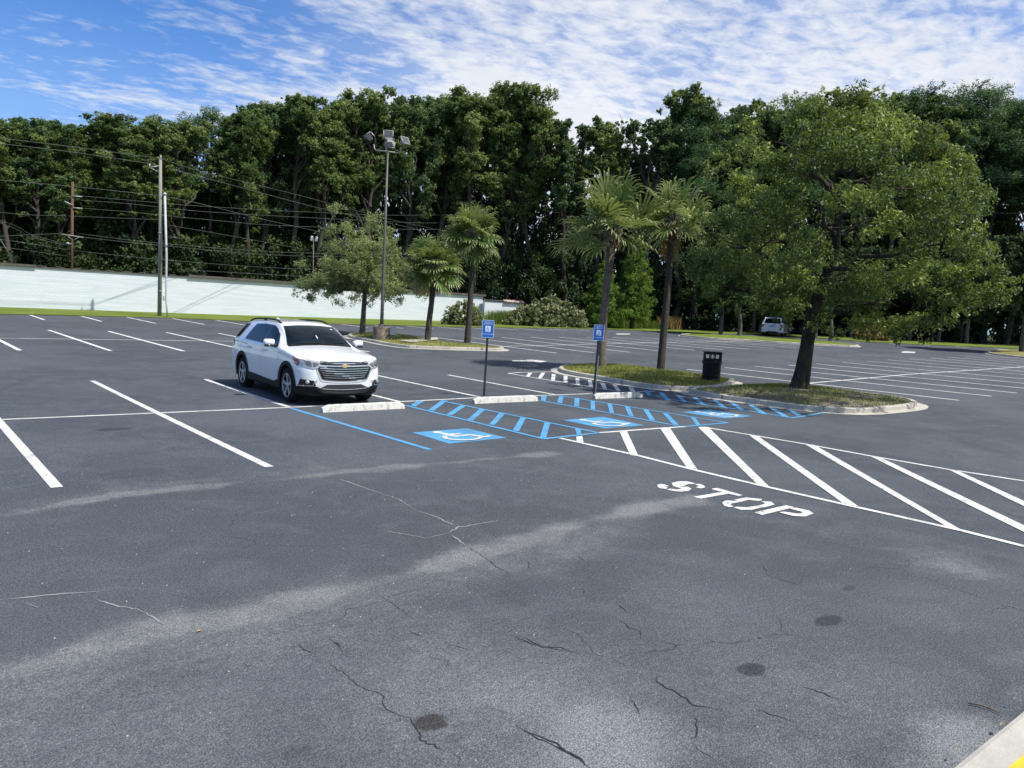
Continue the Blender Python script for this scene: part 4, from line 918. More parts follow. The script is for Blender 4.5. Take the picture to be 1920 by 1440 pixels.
# ================================================================== signs, wheel stops, can
def text_mesh(s, size):
    cu = bpy.data.curves.new('t', 'FONT'); cu.body = s; cu.size = size; cu.align_x = 'CENTER'; cu.align_y = 'CENTER'; cu.extrude = 0; cu.offset = size*.012
    o = bpy.data.objects.new('t', cu); C.objects.link(o); dg = bpy.context.evaluated_depsgraph_get(); dg.update()
    me = bpy.data.meshes.new_from_object(o.evaluated_get(dg)); bpy.data.objects.remove(o); return me
def build_signs():
    def rrect(w, h, r, n=5):
        out = []
        for cx, cy, a0 in ((w/2-r, h/2-r, 0), (-w/2+r, h/2-r, 90), (-w/2+r, -h/2+r, 180), (w/2-r, -h/2+r, 270)):
            out += [(cx+r*math.cos(R(a0+90*k/n)), cy+r*math.sin(R(a0+90*k/n))) for k in range(n+1)]
        return out
    def plate(nm, w, h, r, y0, y1, z, mat, par):
        p = rrect(w, h, r); n = len(p); V = [(a, y0, b+z) for a, b in p]+[(a, y1, b+z) for a, b in p]
        F = [tuple(range(n)), tuple(range(n, 2*n))[::-1]]+[(k, n+k, n+(k+1) % n, (k+1) % n) for k in range(n)]
        return mesh_obj(nm, V, F, mat, par)
    specs = [((12.324,15.617), (12.39,15.66,1.788), R(-36), 'blue disabled parking sign on a black post behind the middle wheel stop', R(.3), 2.01),
             ((16.173,15.381), (16.258,15.4,1.785), R(-50), 'blue disabled parking sign on a leaning black post in front of the left tall palm', R(1.0), 2.0)]
    for g, top, rz, lab, lean, hh in specs:
        zb = zt(*g); r = empty('parking_sign', (g[0], g[1], zb), rz, lab, 'sign')
        zc = hh-.23
        # post leans towards the traced plate position
        d = Vector((top[0]-g[0], top[1]-g[1], 0)); d.rotate(Euler((0, 0, -rz)))
        lx, ly = d.x/zc, d.y/zc
        RM = Vector((0, 0, 1)).rotation_difference(Vector((lx, ly, 1))).to_matrix()
        T = lambda x, y, z: tuple(RM @ Vector((x, y, z)))
        mb = MB(); mb.box((0, 0, 0), (.055, .03, 1)); V = []
        for x, y, z in mb.v: V.append(T(x, y, (z+.5)*(hh-.12)))
        mesh_obj('post', V, mb.f, 'post_black', r)
        mb = MB(); 
        if lab.startswith('blue disabled parking sign on a leaning'):
            mb.box((.05, .01, .55), (.022, .022, 1.15)); mb.v = [T(*v) for v in mb.v]; mb.build('stake', 'galv', r)
        f = [plate('sign_plate', .305, .457, .025, -.036, -.034, zc, 'sign_white', r)]
        pl = f[0]
        inner = plate('sign_face', .285, .437, .018, -.0375, -.0365, zc, 'sign_blue', pl)
        sq = plate('symbol_panel', .135, .155, .006, -.0392, -.0382, zc+.0, 'sign_white', pl)
        obs = [pl, inner, sq]
        W = []
        def seg(p, q, w):
            p, q = Vector(p), Vector(q); dd = (q-p).normalized(); n = Vector((-dd.y, dd.x))*w/2
            return [tuple(p+n), tuple(p-n), tuple(q-n), tuple(q+n)]
        W.append([(.40+.06*math.cos(2*PI*k/12), .87+.06*math.sin(2*PI*k/12)) for k in range(12)])
        W += [seg((.40, .80), (.43, .45), .09), seg((.41, .63), (.64, .63), .06), seg((.40, .45), (.68, .45), .08), seg((.66, .47), (.78, .18), .08), seg((.77, .2), (.88, .23), .06)]
        pts = [(.46+.25*math.cos(a), .33+.24*math.sin(a)) for a in [R(125)+R(215)*k/14 for k in range(15)]]
        W += [seg(a, b, .06) for a, b in zip(pts[:-1], pts[1:])]
        V = []; F = []
        for k, p in enumerate(W):
            o = len(V); V += [((u-.52)*.135, -.0396-.00005*k, (v-.5)*.155+zc) for u, v in p]; F.append(tuple(range(o, o+len(p))))
        obs.append(mesh_obj('wheelchair_symbol', V, F, 'sign_ink', pl))
        for txt, z, sz in (('THIS SPACE IS', .172, .034), ('RESERVED FOR', .128, .034), ('PARKING BY PERMIT', -.135, .030)):
            me = text_mesh(txt, sz); me.materials.clear(); me.materials.append(MATS['sign_white'])
            for v in me.vertices: v.co = Vector((v.co.x, -.0392, v.co.y+zc+z))
            me.name = 'lettering'; o = link(bpy.data.objects.new('lettering', me), pl); obs.append(o)
        for k in (-1, 1):
            mb = MB(); mb.lathe([(0, -.041), (.009, -.041), (.009, -.0375)], 10, axis='y', c=(0, 0, zc+k*.205)); obs.append(mb.build('bolt', 'galv', pl))
        for o in obs:
            for v in o.data.vertices: v.co = Vector(T(*v.co))
def build_stops():
    ends = [((7.232,14.454),(9.194,14.453)),((11.282,14.626),(13.285,14.573)),((15.276,14.437),(17.085,14.296))]
    labs = ['concrete wheel stop in front of the white vehicle', 'concrete wheel stop at the foot of the first blue sign', 'mottled concrete wheel stop beside the second blue sign, in tree shade']
    mbs = []
    for (a, b), lab in zip(ends, labs):
        a, b = Vector(a), Vector(b); d = b-a; ln = d.length; rz = math.atan2(d.y, d.x); rr = random.Random(len(lab))
        prof = [(0, 0), (.025, .13), (.045, .15), (.105, .15), (.125, .13), (.15, 0)]
        n = 26; V = []; F = []; k = len(prof)
        for i in range(n+1):
            x = ln*i/n; e = min(1, .55+.45*min(1, min(x, ln-x)/.12)) if i not in (0, n) else .62
            for (y, z) in prof: V.append((x + rr.uniform(-.002, .002), .075+(y-.075)*(1 if z < .05 else 1)+rr.uniform(-.003, .003), z*e+rr.uniform(-.003, .003)*(z > .01)))
        for i in range(n): F += [(i*k+j, i*k+j+1, (i+1)*k+j+1, (i+1)*k+j) for j in range(k-1)]
        F += [tuple(range(k)), tuple(n*k+j for j in range(k))[::-1]]
        r = empty('wheel_stop', (a.x, a.y, zt(a.x, a.y)+.003), rz, lab, 'wheel stop', 'concrete wheel stops')
        o = mesh_obj('stop_body', V, [f[::-1] for f in F], 'wheelstop', r)
        for px in (.25, ln-.25):
            mb = MB(); mb.lathe([(0, .156), (.014, .156), (.014, .14)], 10, c=(px, .075, 0)); mb.build('steel_pin', 'post_black', r)
def build_can():
    g = (22.898,16.156); zb = zt(*g)+.155
    hh = 1.02-.155+.12
    r = empty('trash_can', (g[0], g[1], zb), R(-50), 'black metal trash can with an open-sided hood, at the end of the palm island', 'trash can')
    n = 28
    mb = MB(); mb.lathe([(.0, .03), (.285, .03), (.285, .60)], n); mb.build('liner', 'gloss_black', r)
    mb = MB()
    for k in range(n):
        a = 2*PI*k/n; m = Matrix.Rotation(a, 3, 'Z')
        mb.box(m @ Vector((.305, 0, .335)), (.014, .045, .60), m)
    for z in (.05, .20, .62): mb.lathe([(.292, z-.02), (.318, z-.02), (.318, z+.02), (.292, z+.02)], n)
    mb.build('slatted_body', 'can_black', r)
    mb = MB(); mb.lathe([(.335, .60), (.345, .62), (.345, .70), (.31, .72), (.0, .72)], n); mb.build('collar', 'can_black', r)
    mb = MB(); top = .985; s = .27
    for x in (-s, s):
        for y in (-s, s): mb.box((x, y, (.70+top)/2), (.05, .05, top-.70))
    for x in (-.075, .075):
        for y in (-s, s):
            mb.box((x, y, (.70+top)/2), (.035, .03, top-.70)); mb.box((y, x, (.70+top)/2), (.03, .035, top-.70))
    for y in (-s, s):
        mb.box((0, y, .735), (2*s, .035, .07)); mb.box((y, 0, .735), (.035, 2*s, .07))
        mb.box((0, y, top-.03), (2*s, .035, .06)); mb.box((y, 0, top-.03), (.035, 2*s, .06))
    mb.build('hood_frame', 'can_black', r)
    mb = MB(); mb.box((0, 0, top+.018), (.62, .62, .036), bev=.015); mb.build('lid', 'can_black', r)
def build_debris():
    g = (1.729,5.203)
    V = [(-.022, 0, .004), (-.005, .013, .010), (.022, .004, .006), (.004, -.012, .012)]
    o = mesh_obj('fallen_leaf', V, [(0, 1, 3), (1, 2, 3)], 'yellow_leaf', loc=(*g, zt(*g)+.004)); tag(o, 'small yellow leaf lying alone on the asphalt', 'leaf')
    pts = [(5.222,1.609),(5.251,1.558),(5.271,1.505),(5.247,1.43)]
    mb = MB(); mb.tube([(p[0], p[1], zt(*p)+.012+.006*(i % 2)) for i, p in enumerate(pts)], [.004, .006, .005, .003], 6)
    o = mb.build('twig', 'stick'); tag(o, 'dry twig lying on the asphalt near the sidewalk corner', 'twig')
    for (p, s) in [((4.981,1.352),0.03),((5.41,1.417),0.018),((4.455,1.402),0.02)]:
        mb = MB(); mb.add([(-s, 0, .002), (0, s*.4, .006), (s, 0, .003), (0, -s*.4, .005)], [(0, 3, 2, 1)])
        o = mb.build('fallen_leaf', 'stick', loc=(p[0], p[1], (.07 if p[1] < 2.1 and p[0] > 4.2 else .006))); tag(o, 'small brown leaf near the sidewalk corner', 'leaf', 'brown leaves near the sidewalk corner')
    rr = random.Random(8); V = []; F = []
    for k in range(420):
        x, y = rr.uniform(-2, 9), rr.uniform(1.3, 11); s = rr.uniform(.002, .006)
        o = len(V); z = zt(x, y)
        V += [(x-s, y-s, z), (x+s, y-s*.7, z), (x+s*.8, y+s, z), (x-s*.7, y+s, z), (x, y, z+s*1.2)]; F += [(o, o+1, o+4), (o+1, o+2, o+4), (o+2, o+3, o+4), (o+3, o, o+4)]
    o = mesh_obj('gravel', V, F, 'concrete'); tag(o, 'scattered tiny pale grit on the near asphalt', 'grit', kind='stuff')

# ================================================================== vehicles
def catmull(pts, t):
    n = len(pts)-1; i = min(int(t), n-1); u = t-i
    p0, p1, p2, p3 = pts[max(i-1, 0)], pts[i], pts[i+1], pts[min(i+2, n)]
    return tuple(.5*((2*b)+(-a+c)*u+(2*a-5*b+4*c-d)*u*u+(-a+3*b-3*c+d)*u**3) for a, b, c, d in zip(p0, p1, p2, p3))
class Body:
    def __init__(s, st, face_fn, name, parent, mat, arches, arch_r):
        # interpolate stations along the length (monotone: linear in y, cubic for the rest)
        S = []
        for i in range(len(st)-1):
            n = max(1, int(round((st[i+1][0]-st[i][0])/.05)))
            for k in range(n):
                u = k/n; q = list(catmull(st, i+u)); q[0] = st[i][0]*(1-u)+st[i+1][0]*u; S.append(q)
        S.append(list(st[-1]))
        rows = []
        for (y, zb, wl, wm, zs, wb, zbelt, wr, zr, zc) in S:
            ring = [(0, zb), (wl*.85, zb), (wl, zb+.05), (wm, zb+(zs-zb)*.55), (wm, zs), (wb+(wm-wb)*.35, zs+(zbelt-zs)*.62), (wb, zbelt),
                    (wb+(wr-wb)*.55, zbelt+(zr-zbelt)*.62), (wr+.012, zr-.035*min(1, (zr-zbelt)*6)), (wr-.035, zr+.004), (wr*.6, zr+(zc-zr)*.72), (0, zc)]
            dense = []
            for i in range(len(ring)-1):
                k = (1, 1, 4, 4, 3, 3, 5, 5, 3, 5, 6)[i]
                for j in range(k): dense.append(catmull(ring, i+j/k))
            dense.append(ring[-1]); rows.append((y, dense))
        m = len(rows[0][1]); V = []; F = []
        for y, d in rows:
            full = [(x, z) for x, z in d]+[(-x, z) for x, z in d[-2:0:-1]]
            V += [face_fn(x, y, z) for x, z in full]
        k = 2*m-2
        for i in range(len(rows)-1):
            for j in range(k): F.append((i*k+j, i*k+(j+1) % k, (i+1)*k+(j+1) % k, (i+1)*k+j))
        F.append(tuple(range(k))[::-1]); F.append(tuple((len(rows)-1)*k+j for j in range(k)))
        s.V = [Vector(v) for v in V]; s.bvh = BVHTree.FromPolygons(s.V, F)
        me = bpy.data.meshes.new(name); me.from_pydata(V, [], F); bm = bmesh.new(); bm.from_mesh(me)
        bmesh.ops.recalc_face_normals(bm, faces=bm.faces); bm.to_mesh(me); bm.free()
        me.materials.append(MATS[mat]); me.materials.append(MATS['car_black'])
        tmp = bpy.data.objects.new('tmp', me); C.objects.link(tmp)
        for (ay, az) in arches:
            for sx in (-1, 1):
                cb = bmesh.new(); bmesh.ops.create_cone(cb, segments=40, radius1=arch_r, radius2=arch_r, depth=.9, cap_ends=True,
                    matrix=Matrix.Translation((sx*1.02, ay, az)) @ Matrix.Rotation(PI/2, 4, 'Y'))
                cme = bpy.data.meshes.new('cut'); cb.to_mesh(cme); cb.free(); cme.materials.append(MATS['car_black']); cme.materials.append(MATS['car_black'])
                co = bpy.data.objects.new('cut', cme); C.objects.link(co)
                md = tmp.modifiers.new('b', 'BOOLEAN'); md.operation = 'DIFFERENCE'; md.object = co; md.solver = 'EXACT'
                dg = bpy.context.evaluated_depsgraph_get(); dg.update()
                nm = bpy.data.meshes.new_from_object(tmp.evaluated_get(dg))
                tmp.modifiers.clear(); old = tmp.data; tmp.data = nm; bpy.data.objects.remove(co)
        me = tmp.data; bpy.data.objects.remove(tmp); me.name = name
        # smooth where the surface is smooth
        me.polygons.foreach_set('use_smooth', [True]*len(me.polygons))
        try: me.set_sharp_from_angle(angle=R(38))
        except Exception: pass
        # faces inside arches are black
        for p in me.polygons:
            c = p.center
            for ay, az in arches:
                if math.hypot(c.y-ay, c.z-az) < arch_r+.002 and abs(c.x) > .5 and abs(c.x) < .96: p.material_index = 1
            if c.z < .27 and p.normal.z < -.5: p.material_index = 1
        if len(me.materials) < 2: me.materials.append(MATS['car_black'])
        s.obj = link(bpy.data.objects.new(name, me), parent)
    def patch(s, name, poly, axis, sg, off, mat, parent, cell=.04, thick=0):
        v, f = cells(ccw([tuple(p) for p in poly]), cell); P = []; ok = []
        for a, b in v:
            if axis == 'x': o, d = Vector((3*sg, a, b)), Vector((-sg, 0, 0))
            elif axis == 'y': o, d = Vector((a, sg*9, b)), Vector((0, -sg, 0))
            else: o, d = Vector((a, b, 3)), Vector((0, 0, -1))
            h = s.bvh.ray_cast(o, d)
            if h[0] is None: P.append(None); continue
            n = h[1] if h[1].dot(d) < 0 else -h[1]
            P.append(h[0]+(n*.6-d*.4)*off)
        F = [q for q in f if all(P[i] is not None for i in q)]
        P = [p if p is not None else Vector((0, 0, 0)) for p in P]
        used = sorted({i for q in F for i in q}); mp = {i: k for k, i in enumerate(used)}
        flip = (axis == 'x' and sg < 0) or (axis == 'y' and sg > 0)
        F = [tuple(mp[i] for i in (q[::-1] if flip else q)) for q in F]
        if not F: return None
        return mesh_obj(name, [P[i] for i in used], F, mat, parent, smooth=True)
    def at(s, axis, sg, a, b):
        if axis == 'x': o, d = Vector((3*sg, a, b)), Vector((-sg, 0, 0))
        elif axis == 'y': o, d = Vector((a, sg*9, b)), Vector((0, -sg, 0))
        else: o, d = Vector((a, b, 3)), Vector((0, 0, -1))
        h = s.bvh.ray_cast(o, d); return h[0]
def ribbon(pts, w):
    """poly strip around a 2-D polyline"""
    P = [Vector(p) for p in pts]; Lf, Rt = [], []
    for i, p in enumerate(P):
        t = (P[min(i+1, len(P)-1)]-P[max(i-1, 0)]).normalized(); n = Vector((-t.y, t.x))*w/2
        Lf.append(tuple(p+n)); Rt.append(tuple(p-n))
    return Lf+Rt[::-1]
def wheel(parent, x, y, r, side, spokes=5, width=.25):
    e = bpy.data.objects.new('wheel', None); e.empty_display_size = .2; e.location = (x, y, r); link(e, parent)
    s = side; w = width/2
    mb = MB(); mb.lathe([(r*.66, -w*.9), (r*.80, -w), (r*.93, -w*.92), (r*.99, -w*.7), (r, -w*.3), (r, w*.3), (r*.99, w*.7), (r*.93, w*.92), (r*.80, w), (r*.66, w*.9)], 40, 'x')
    mb.build('tyre', 'tyre', e)
    ri = r*.68; q = s*w
    mb = MB(); mb.lathe([(ri, q*.2), (ri*1.02, q*.93), (ri*.965, q*.96), (ri*.945, q*.80)], 40, 'x')
    for k in range(spokes):
        a = 2*PI*k/spokes+.25
        for (da0, da1, hw0, hw1) in ((0, 0, .055, .062),):
            c, sn = math.cos(a), math.sin(a); tx = (-sn, c)
            V = []
            for (rad, hw, xx) in ((.05, .030, .80), (ri*.55, .028, .82), (ri*.96, .046, .88)):
                for sd in (-1, 1):
                    V.append((q*xx, c*rad+tx[0]*hw*sd, sn*rad+tx[1]*hw*sd)); V.append((q*(xx-.22), c*rad+tx[0]*hw*sd*1.1, sn*rad+tx[1]*hw*sd*1.1))
            F = []
            for i in (0, 4):
                F += [(i, i+4, i+6, i+2), (i, i+1, i+5, i+4), (i+2, i+6, i+7, i+3)]
            mb.add(V, F)
    mb.lathe([(0, q*.90), (.045, q*.88), (.065, q*.80), (.065, q*.5)], 20, 'x')
    mb.build('rim', 'alloy', e)
    mb = MB(); mb.lathe([(0, q*.35), (ri*1.0, q*.35)], 32, 'x'); mb.build('brake_disc', 'gloss_black', e)
    return e
def build_suv():
    A, B = array([7.18554556e+00, 1.61192889e+01, 1.24205264e-02]) if False else (7.19, 16.12), (7.40, 19.61)
    rz = R(-3.4)
    r = empty('parked_car', (8.125, 15.18, .012), rz, 'white SUV with chrome grille and dark tinted windows parked facing the wheel stop', 'car')
    st = [ # y, zb, wl, wm, zs, wb, zbelt, wr, zr, zc
     (.00, .27, .56, .70, .70, .66, .90, .60, .955, .985), (.05, .24, .72, .82, .72, .79, .93, .70, .985, 1.01), (.14, .22, .82, .90, .74, .87, .965, .75, 1.005, 1.035),
     (.34, .21, .90, .96, .78, .93, 1.01, .80, 1.05, 1.085), (.60, .20, .94, .985, .80, .955, 1.05, .81, 1.09, 1.13), (.97, .20, .95, .995, .84, .965, 1.10, .81, 1.145, 1.185),
     (1.30, .20, .95, .99, .86, .962, 1.14, .81, 1.185, 1.225), (1.46, .20, .95, .99, .87, .96, 1.155, .80, 1.215, 1.26), (1.72, .20, .95, .99, .87, .955, 1.165, .755, 1.37, 1.43),
     (2.02, .20, .95, .99, .88, .95, 1.175, .705, 1.54, 1.60), (2.26, .20, .95, .99, .88, .948, 1.18, .672, 1.645, 1.70), (2.55, .20, .95, .99, .89, .945, 1.19, .655, 1.70, 1.757),
     (3.2, .20, .95, .99, .90, .945, 1.20, .65, 1.718, 1.775), (3.9, .20, .95, .995, .90, .945, 1.215, .645, 1.705, 1.765), (4.5, .22, .95, .99, .91, .935, 1.23, .635, 1.675, 1.73),
     (4.74, .24, .94, .975, .91, .92, 1.235, .625, 1.63, 1.68), (4.88, .26, .93, .965, .91, .90, 1.235, .62, 1.52, 1.565), (5.0, .28, .90, .95, .91, .88, 1.20, .66, 1.33, 1.36),
     (5.08, .30, .86, .92, .90, .85, 1.11, .70, 1.16, 1.18), (5.15, .34, .80, .87, .88, .80, 1.02, .68, 1.06, 1.08), (5.19, .40, .70, .78, .86, .72, .97, .62, 1.0, 1.02)]
    def face(x, y, z):
        f = max(0, 1-y/.5)
        dy = f*(.11*max(0, (z-.72)/.30)**2+.03*max(0, (.45-z)/.2)**2)+f*.10*(abs(x)/.7)**2.2
        return (x, y+dy, z)
    bd = Body(st, face, 'body', r, 'car_white', [(.97, .40), (4.06, .40)], .455)
    P = bd.patch
    # ---- glass
    P('windshield', [(-.765, 1.235), (-.4, 1.262), (0, 1.272), (.4, 1.262), (.765, 1.235), (.665, 1.50), (.60, 1.648), (.3, 1.672), (0, 1.678), (-.3, 1.672), (-.60, 1.648), (-.665, 1.50)], 'y', -1, .006, 'car_glass', r, .05)
    P('windshield_trim', ribbon([(-.775, 1.225), (-.4, 1.252), (0, 1.262), (.4, 1.252), (.775, 1.225)], .03), 'y', -1, .010, 'car_black', r, .04)
    for s in (-1, 1):
        P('windshield_trim', ribbon([(s*.775, 1.235), (s*.672, 1.50), (s*.612, 1.65)], .014), 'y', -1, .011, 'gloss_black', r, .03)
    P('rear_window', [(-.66, 1.22), (.66, 1.22), (.56, 1.60), (-.56, 1.60)], 'y', 1, .006, 'car_glass', r, .06)
    for s in (-1, 1):
        fd = P('door', [(1.56, .46), (2.66, .46), (2.66, 1.19), (1.56, 1.16), (1.50, .90)], 'x', s, .004, 'car_white', r, .06)
        rd = P('door', [(2.672, .46), (3.50, .46), (3.62, .80), (3.72, 1.0), (3.74, 1.20), (2.672, 1.19)], 'x', s, .004, 'car_white', r, .06)
        P('window_surround', [(1.66, 1.19), (3.98, 1.232), (4.02, 1.26), (3.80, 1.63), (3.2, 1.66), (2.55, 1.645), (2.28, 1.585), (1.98, 1.45)], 'x', s, .007, 'gloss_black', r, .05)
        P('window', [(2.02, 1.215), (2.63, 1.225), (2.66, 1.625), (2.52, 1.62), (2.31, 1.56), (2.02, 1.43)], 'x', s, .011, 'car_glass', fd, .05)
        P('window', [(2.72, 1.228), (3.94, 1.25), (3.76, 1.605), (3.2, 1.637), (2.75, 1.63)], 'x', s, .011, 'car_glass', rd, .05)
        P('window', [(4.50, 1.27), (4.97, 1.25), (4.80, 1.56), (4.70, 1.59), (4.26, 1.61)], 'x', s, .009, 'car_glass', r, .05)
        P('chrome_trim', ribbon([(1.66, 1.182), (2.5, 1.195), (3.95, 1.222)], .014), 'x', s, .014, 'chrome', r, .05)
        # handles
        for (dy, par) in ((2.46, fd), (3.56, rd)):
            p = bd.at('x', s, dy, 1.06); mb = MB(); mb.tube([(p.x+s*.012, dy-.11, 1.055), (p.x+s*.035, dy-.07, 1.06), (p.x+s*.035, dy+.07, 1.065), (p.x+s*.012, dy+.11, 1.065)], [.014, .017, .017, .014], 8)
            mb.build('handle', 'chrome', par)
        # lower black cladding and wheel arch trims
        P('sill', [(1.36, .215), (3.68, .215), (3.62, .36), (3.50, .46), (3.2, .45), (1.8, .40), (1.48, .47), (1.40, .37)], 'x', s, .014, 'car_black', r, .05)
        for ay in (.97, 4.06):
            a0, a1 = (R(-22), R(202))
            pts = [(ay+.485*math.cos(a0+(a1-a0)*k/26), .40+.485*math.sin(a0+(a1-a0)*k/26)) for k in range(27)]
            P('arch_trim', ribbon(pts, .085), 'x', s, .014, 'car_black', r, .05)
            wheel(r, s*.865, ay, .385, s, 6 if False else 5)
        # crease above the sill
        # mirror
        p = bd.at('x', s, 1.80, 1.17)
        mb = MB(); mb.box((p.x+s*.15, 1.80, 1.285), (.25, .14, .145), Matrix.Rotation(R(6*s), 3, 'Z'), bev=.055)
        mr = mb.build('mirror', 'car_white', r)
        mb = MB(); mb.box((p.x+s*.145, 1.795, 1.21), (.225, .13, .05), bev=.018); mb.tube([(p.x-.02*s, 1.79, 1.20), (p.x+s*.1, 1.80, 1.215)], [.045, .03], 8); mb.build('mirror_foot', 'gloss_black', mr)
        # head lamp, drawn in front view
        hl = P('headlight', [(s*.56, .915), (s*.64, .835), (s*.70, .805), (s*.83, .835), (s*.94, .885), (s*.968, 1.0), (s*.965, 1.02), (s*.90, 1.012), (s*.70, .975), (s*.57, .955)], 'y', -1, .010, 'lamp_clear', r, .025)
        if hl:
            P('lamp_unit', [(s*.60, .92), (s*.66, .865), (s*.71, .855), (s*.715, .95), (s*.62, .94)], 'y', -1, .014, 'lamp_dark', hl, .02)
            P('lamp_unit', [(s*.735, .86), (s*.83, .88), (s*.86, .985), (s*.735, .965)], 'y', -1, .014, 'lamp_dark', hl, .02)
        # side part of the lamp with the red marker
        P('side_marker', [(.36, .93), (.42, 1.005), (.56, 1.03), (.70, 1.06), (.62, .98), (.52, .90), (.42, .86)], 'x', s, .012, 'lamp_red', r, .02)
        # fog lamp pocket
        fg = P('fog_lamp_pocket', [(s*.70, .565), (s*.93, .59), (s*.945, .45), (s*.66, .455)], 'y', -1, .012, 'gloss_black', r, .02)
        p = bd.at('y', -1, s*.82, .53)
        if p is not None and fg is not None:
            mb = MB(); mb.lathe([(0, -.03), (.03, -.028), (.042, -.018), (.045, .01)], 18, 'y', c=(p.x, p.y-.015, p.z)); mb.build('fog_lamp', 'lamp_clear', fg)
        P('chrome_trim', ribbon([(s*.635, .565), (s*.70, .52), (s*.72, .458), (s*.93, .448)], .020), 'y', -1, .020, 'chrome', r, .02)
        # tail lamp
        P('tail_light', [(4.86, 1.02), (5.14, .99), (5.14, 1.14), (5.04, 1.17), (4.92, 1.10)], 'x', s, .016, 'lamp_red', r, .03)
        # roof rail
        mb = MB(); pts = []
        for k in range(15):
            y = 2.45+2.25*k/14; p = bd.at('z', 0, s*.585, y); lift = .038*min(1, min(k, 14-k)/1.6)
            pts.append((s*.585, y, p.z+.006+lift))
        mb.tube(pts, .021, 8)
        for y in (3.55,):
            p = bd.at('z', 0, s*.585, y); mb.box((s*.585, y, p.z+.03), (.03, .12, .07))
        mb.build('roof_rail', 'car_black', r)
    # ---- front: grille, intake, bumper
    def arc(x0, x1, z, dip, n=12): return [(x0+(x1-x0)*k/n, z-dip*(1-(2*k/n-1)**2)) for k in range(n+1)]
    hexa = arc(-.56, .56, .962, .016)+[(.575, .90), (.635, .83), (.53, .605)]+arc(.46, -.46, .585, .030)+[(-.53, .605), (-.635, .83), (-.575, .90)]
    gr = P('grille', hexa, 'y', -1, .008, 'gloss_black', r, .03)
    P('chrome_surround', ribbon([(-.575, .905), (-.645, .83), (-.54, .598)]+arc(-.47, .47, .572, .030)+[(.54, .598), (.645, .83), (.575, .905)], .022), 'y', -1, .024, 'chrome', gr, .03)
    P('chrome_bar', ribbon(arc(-.56, .56, .952, .018), .016), 'y', -1, .024, 'chrome', gr, .03)
    P('chrome_bar', ribbon(arc(-.60, .60, .895, .020), .026), 'y', -1, .028, 'chrome', gr, .03)
    for z, hw in ((.835, .575), (.785, .56), (.735, .53), (.685, .50), (.637, .475)):
        P('chrome_bar', ribbon(arc(-hw, hw, z, .024), .013), 'y', -1, .020, 'chrome', gr, .03)
    # bow-shaped gold emblem
    ps = [(-.085, -.018), (-.040, -.018), (-.040, -.034), (.036, -.034), (.036, -.018), (.074, -.018), (.085, .018), (.040, .018), (.040, .034), (-.036, .034), (-.036, .018), (-.074, .018)]
    P('chrome_emblem_frame', [(x*1.14, z*1.25+.882) for x, z in ps], 'y', -1, .034, 'chrome', gr, .03)
    P('emblem', [(x, z+.882) for x, z in ps], 'y', -1, .040, 'gold', gr, .03)
    P('lower_intake', [(-.58, .395)]+[(-.40, .475), (.40, .475)]+[(.58, .395)]+arc(.5, -.5, .40, .03), 'y', -1, .010, 'gloss_black', r, .03)
    P('bumper_trim', [(-.95, .435), (-.66, .445), (-.56, .40)]+arc(-.5, .5, .392, .035)+[(.56, .40), (.66, .445), (.95, .435), (.93, .22), (-.93, .22)], 'y', -1, .016, 'car_black', r, .03)
    P('chrome_lip', ribbon(arc(-.52, .52, .392, .03), .010), 'y', -1, .026, 'galv', r, .03)
    for s in (-1, 1):
        P('bumper_trim', [(.10, .22), (.55, .22), (.50, .40), (.36, .435), (.10, .435)], 'x', s, .012, 'car_black', r, .03)
        P('hood_seam', ribbon([(s*.56, .966), (s*.74, 1.0), (s*.86, 1.035)], .007), 'y', -1, .004, 'car_black', r, .03)
    P('hood_seam', ribbon(arc(-.56, .56, .976, .012), .010), 'y', -1, .012, 'car_black', r, .03)
    # wipers, antenna, air freshener, sticker
    for x0, x1 in ((-.55, .02), (.05, .62)):
        mb = MB(); q0 = bd.at('y', -1, x0, 1.275); q1 = bd.at('y', -1, x1, 1.30)
        mb.tube([(x0, q0.y-.03, 1.272), ((x0+x1)/2, (q0.y+q1.y)/2-.03, 1.292), (x1, q1.y-.02, 1.302)], .009, 6); mb.build('wiper', 'car_black', r)
    p = bd.at('z', 0, 0, 4.25); mb = MB(); mb.add([(-.02, 4.2, p.z), (.02, 4.2, p.z), (.02, 4.38, p.z-.01), (-.02, 4.38, p.z-.01), (0, 4.36, p.z+.055)], [(0, 1, 4), (1, 2, 4), (2, 3, 4), (3, 0, 4)]); mb.build('antenna_fin', 'car_white', r)
    P('air_freshener', [(-.008, 1.46), (.008, 1.46), (.014, 1.41), (0, 1.375), (-.014, 1.41)], 'y', -1, .010, 'plastic_white', r, .02)
    P('sticker', [(.47, 1.60), (.53, 1.60), (.53, 1.585), (.47, 1.585)], 'y', -1, .010, 'plastic_white', r, .02)

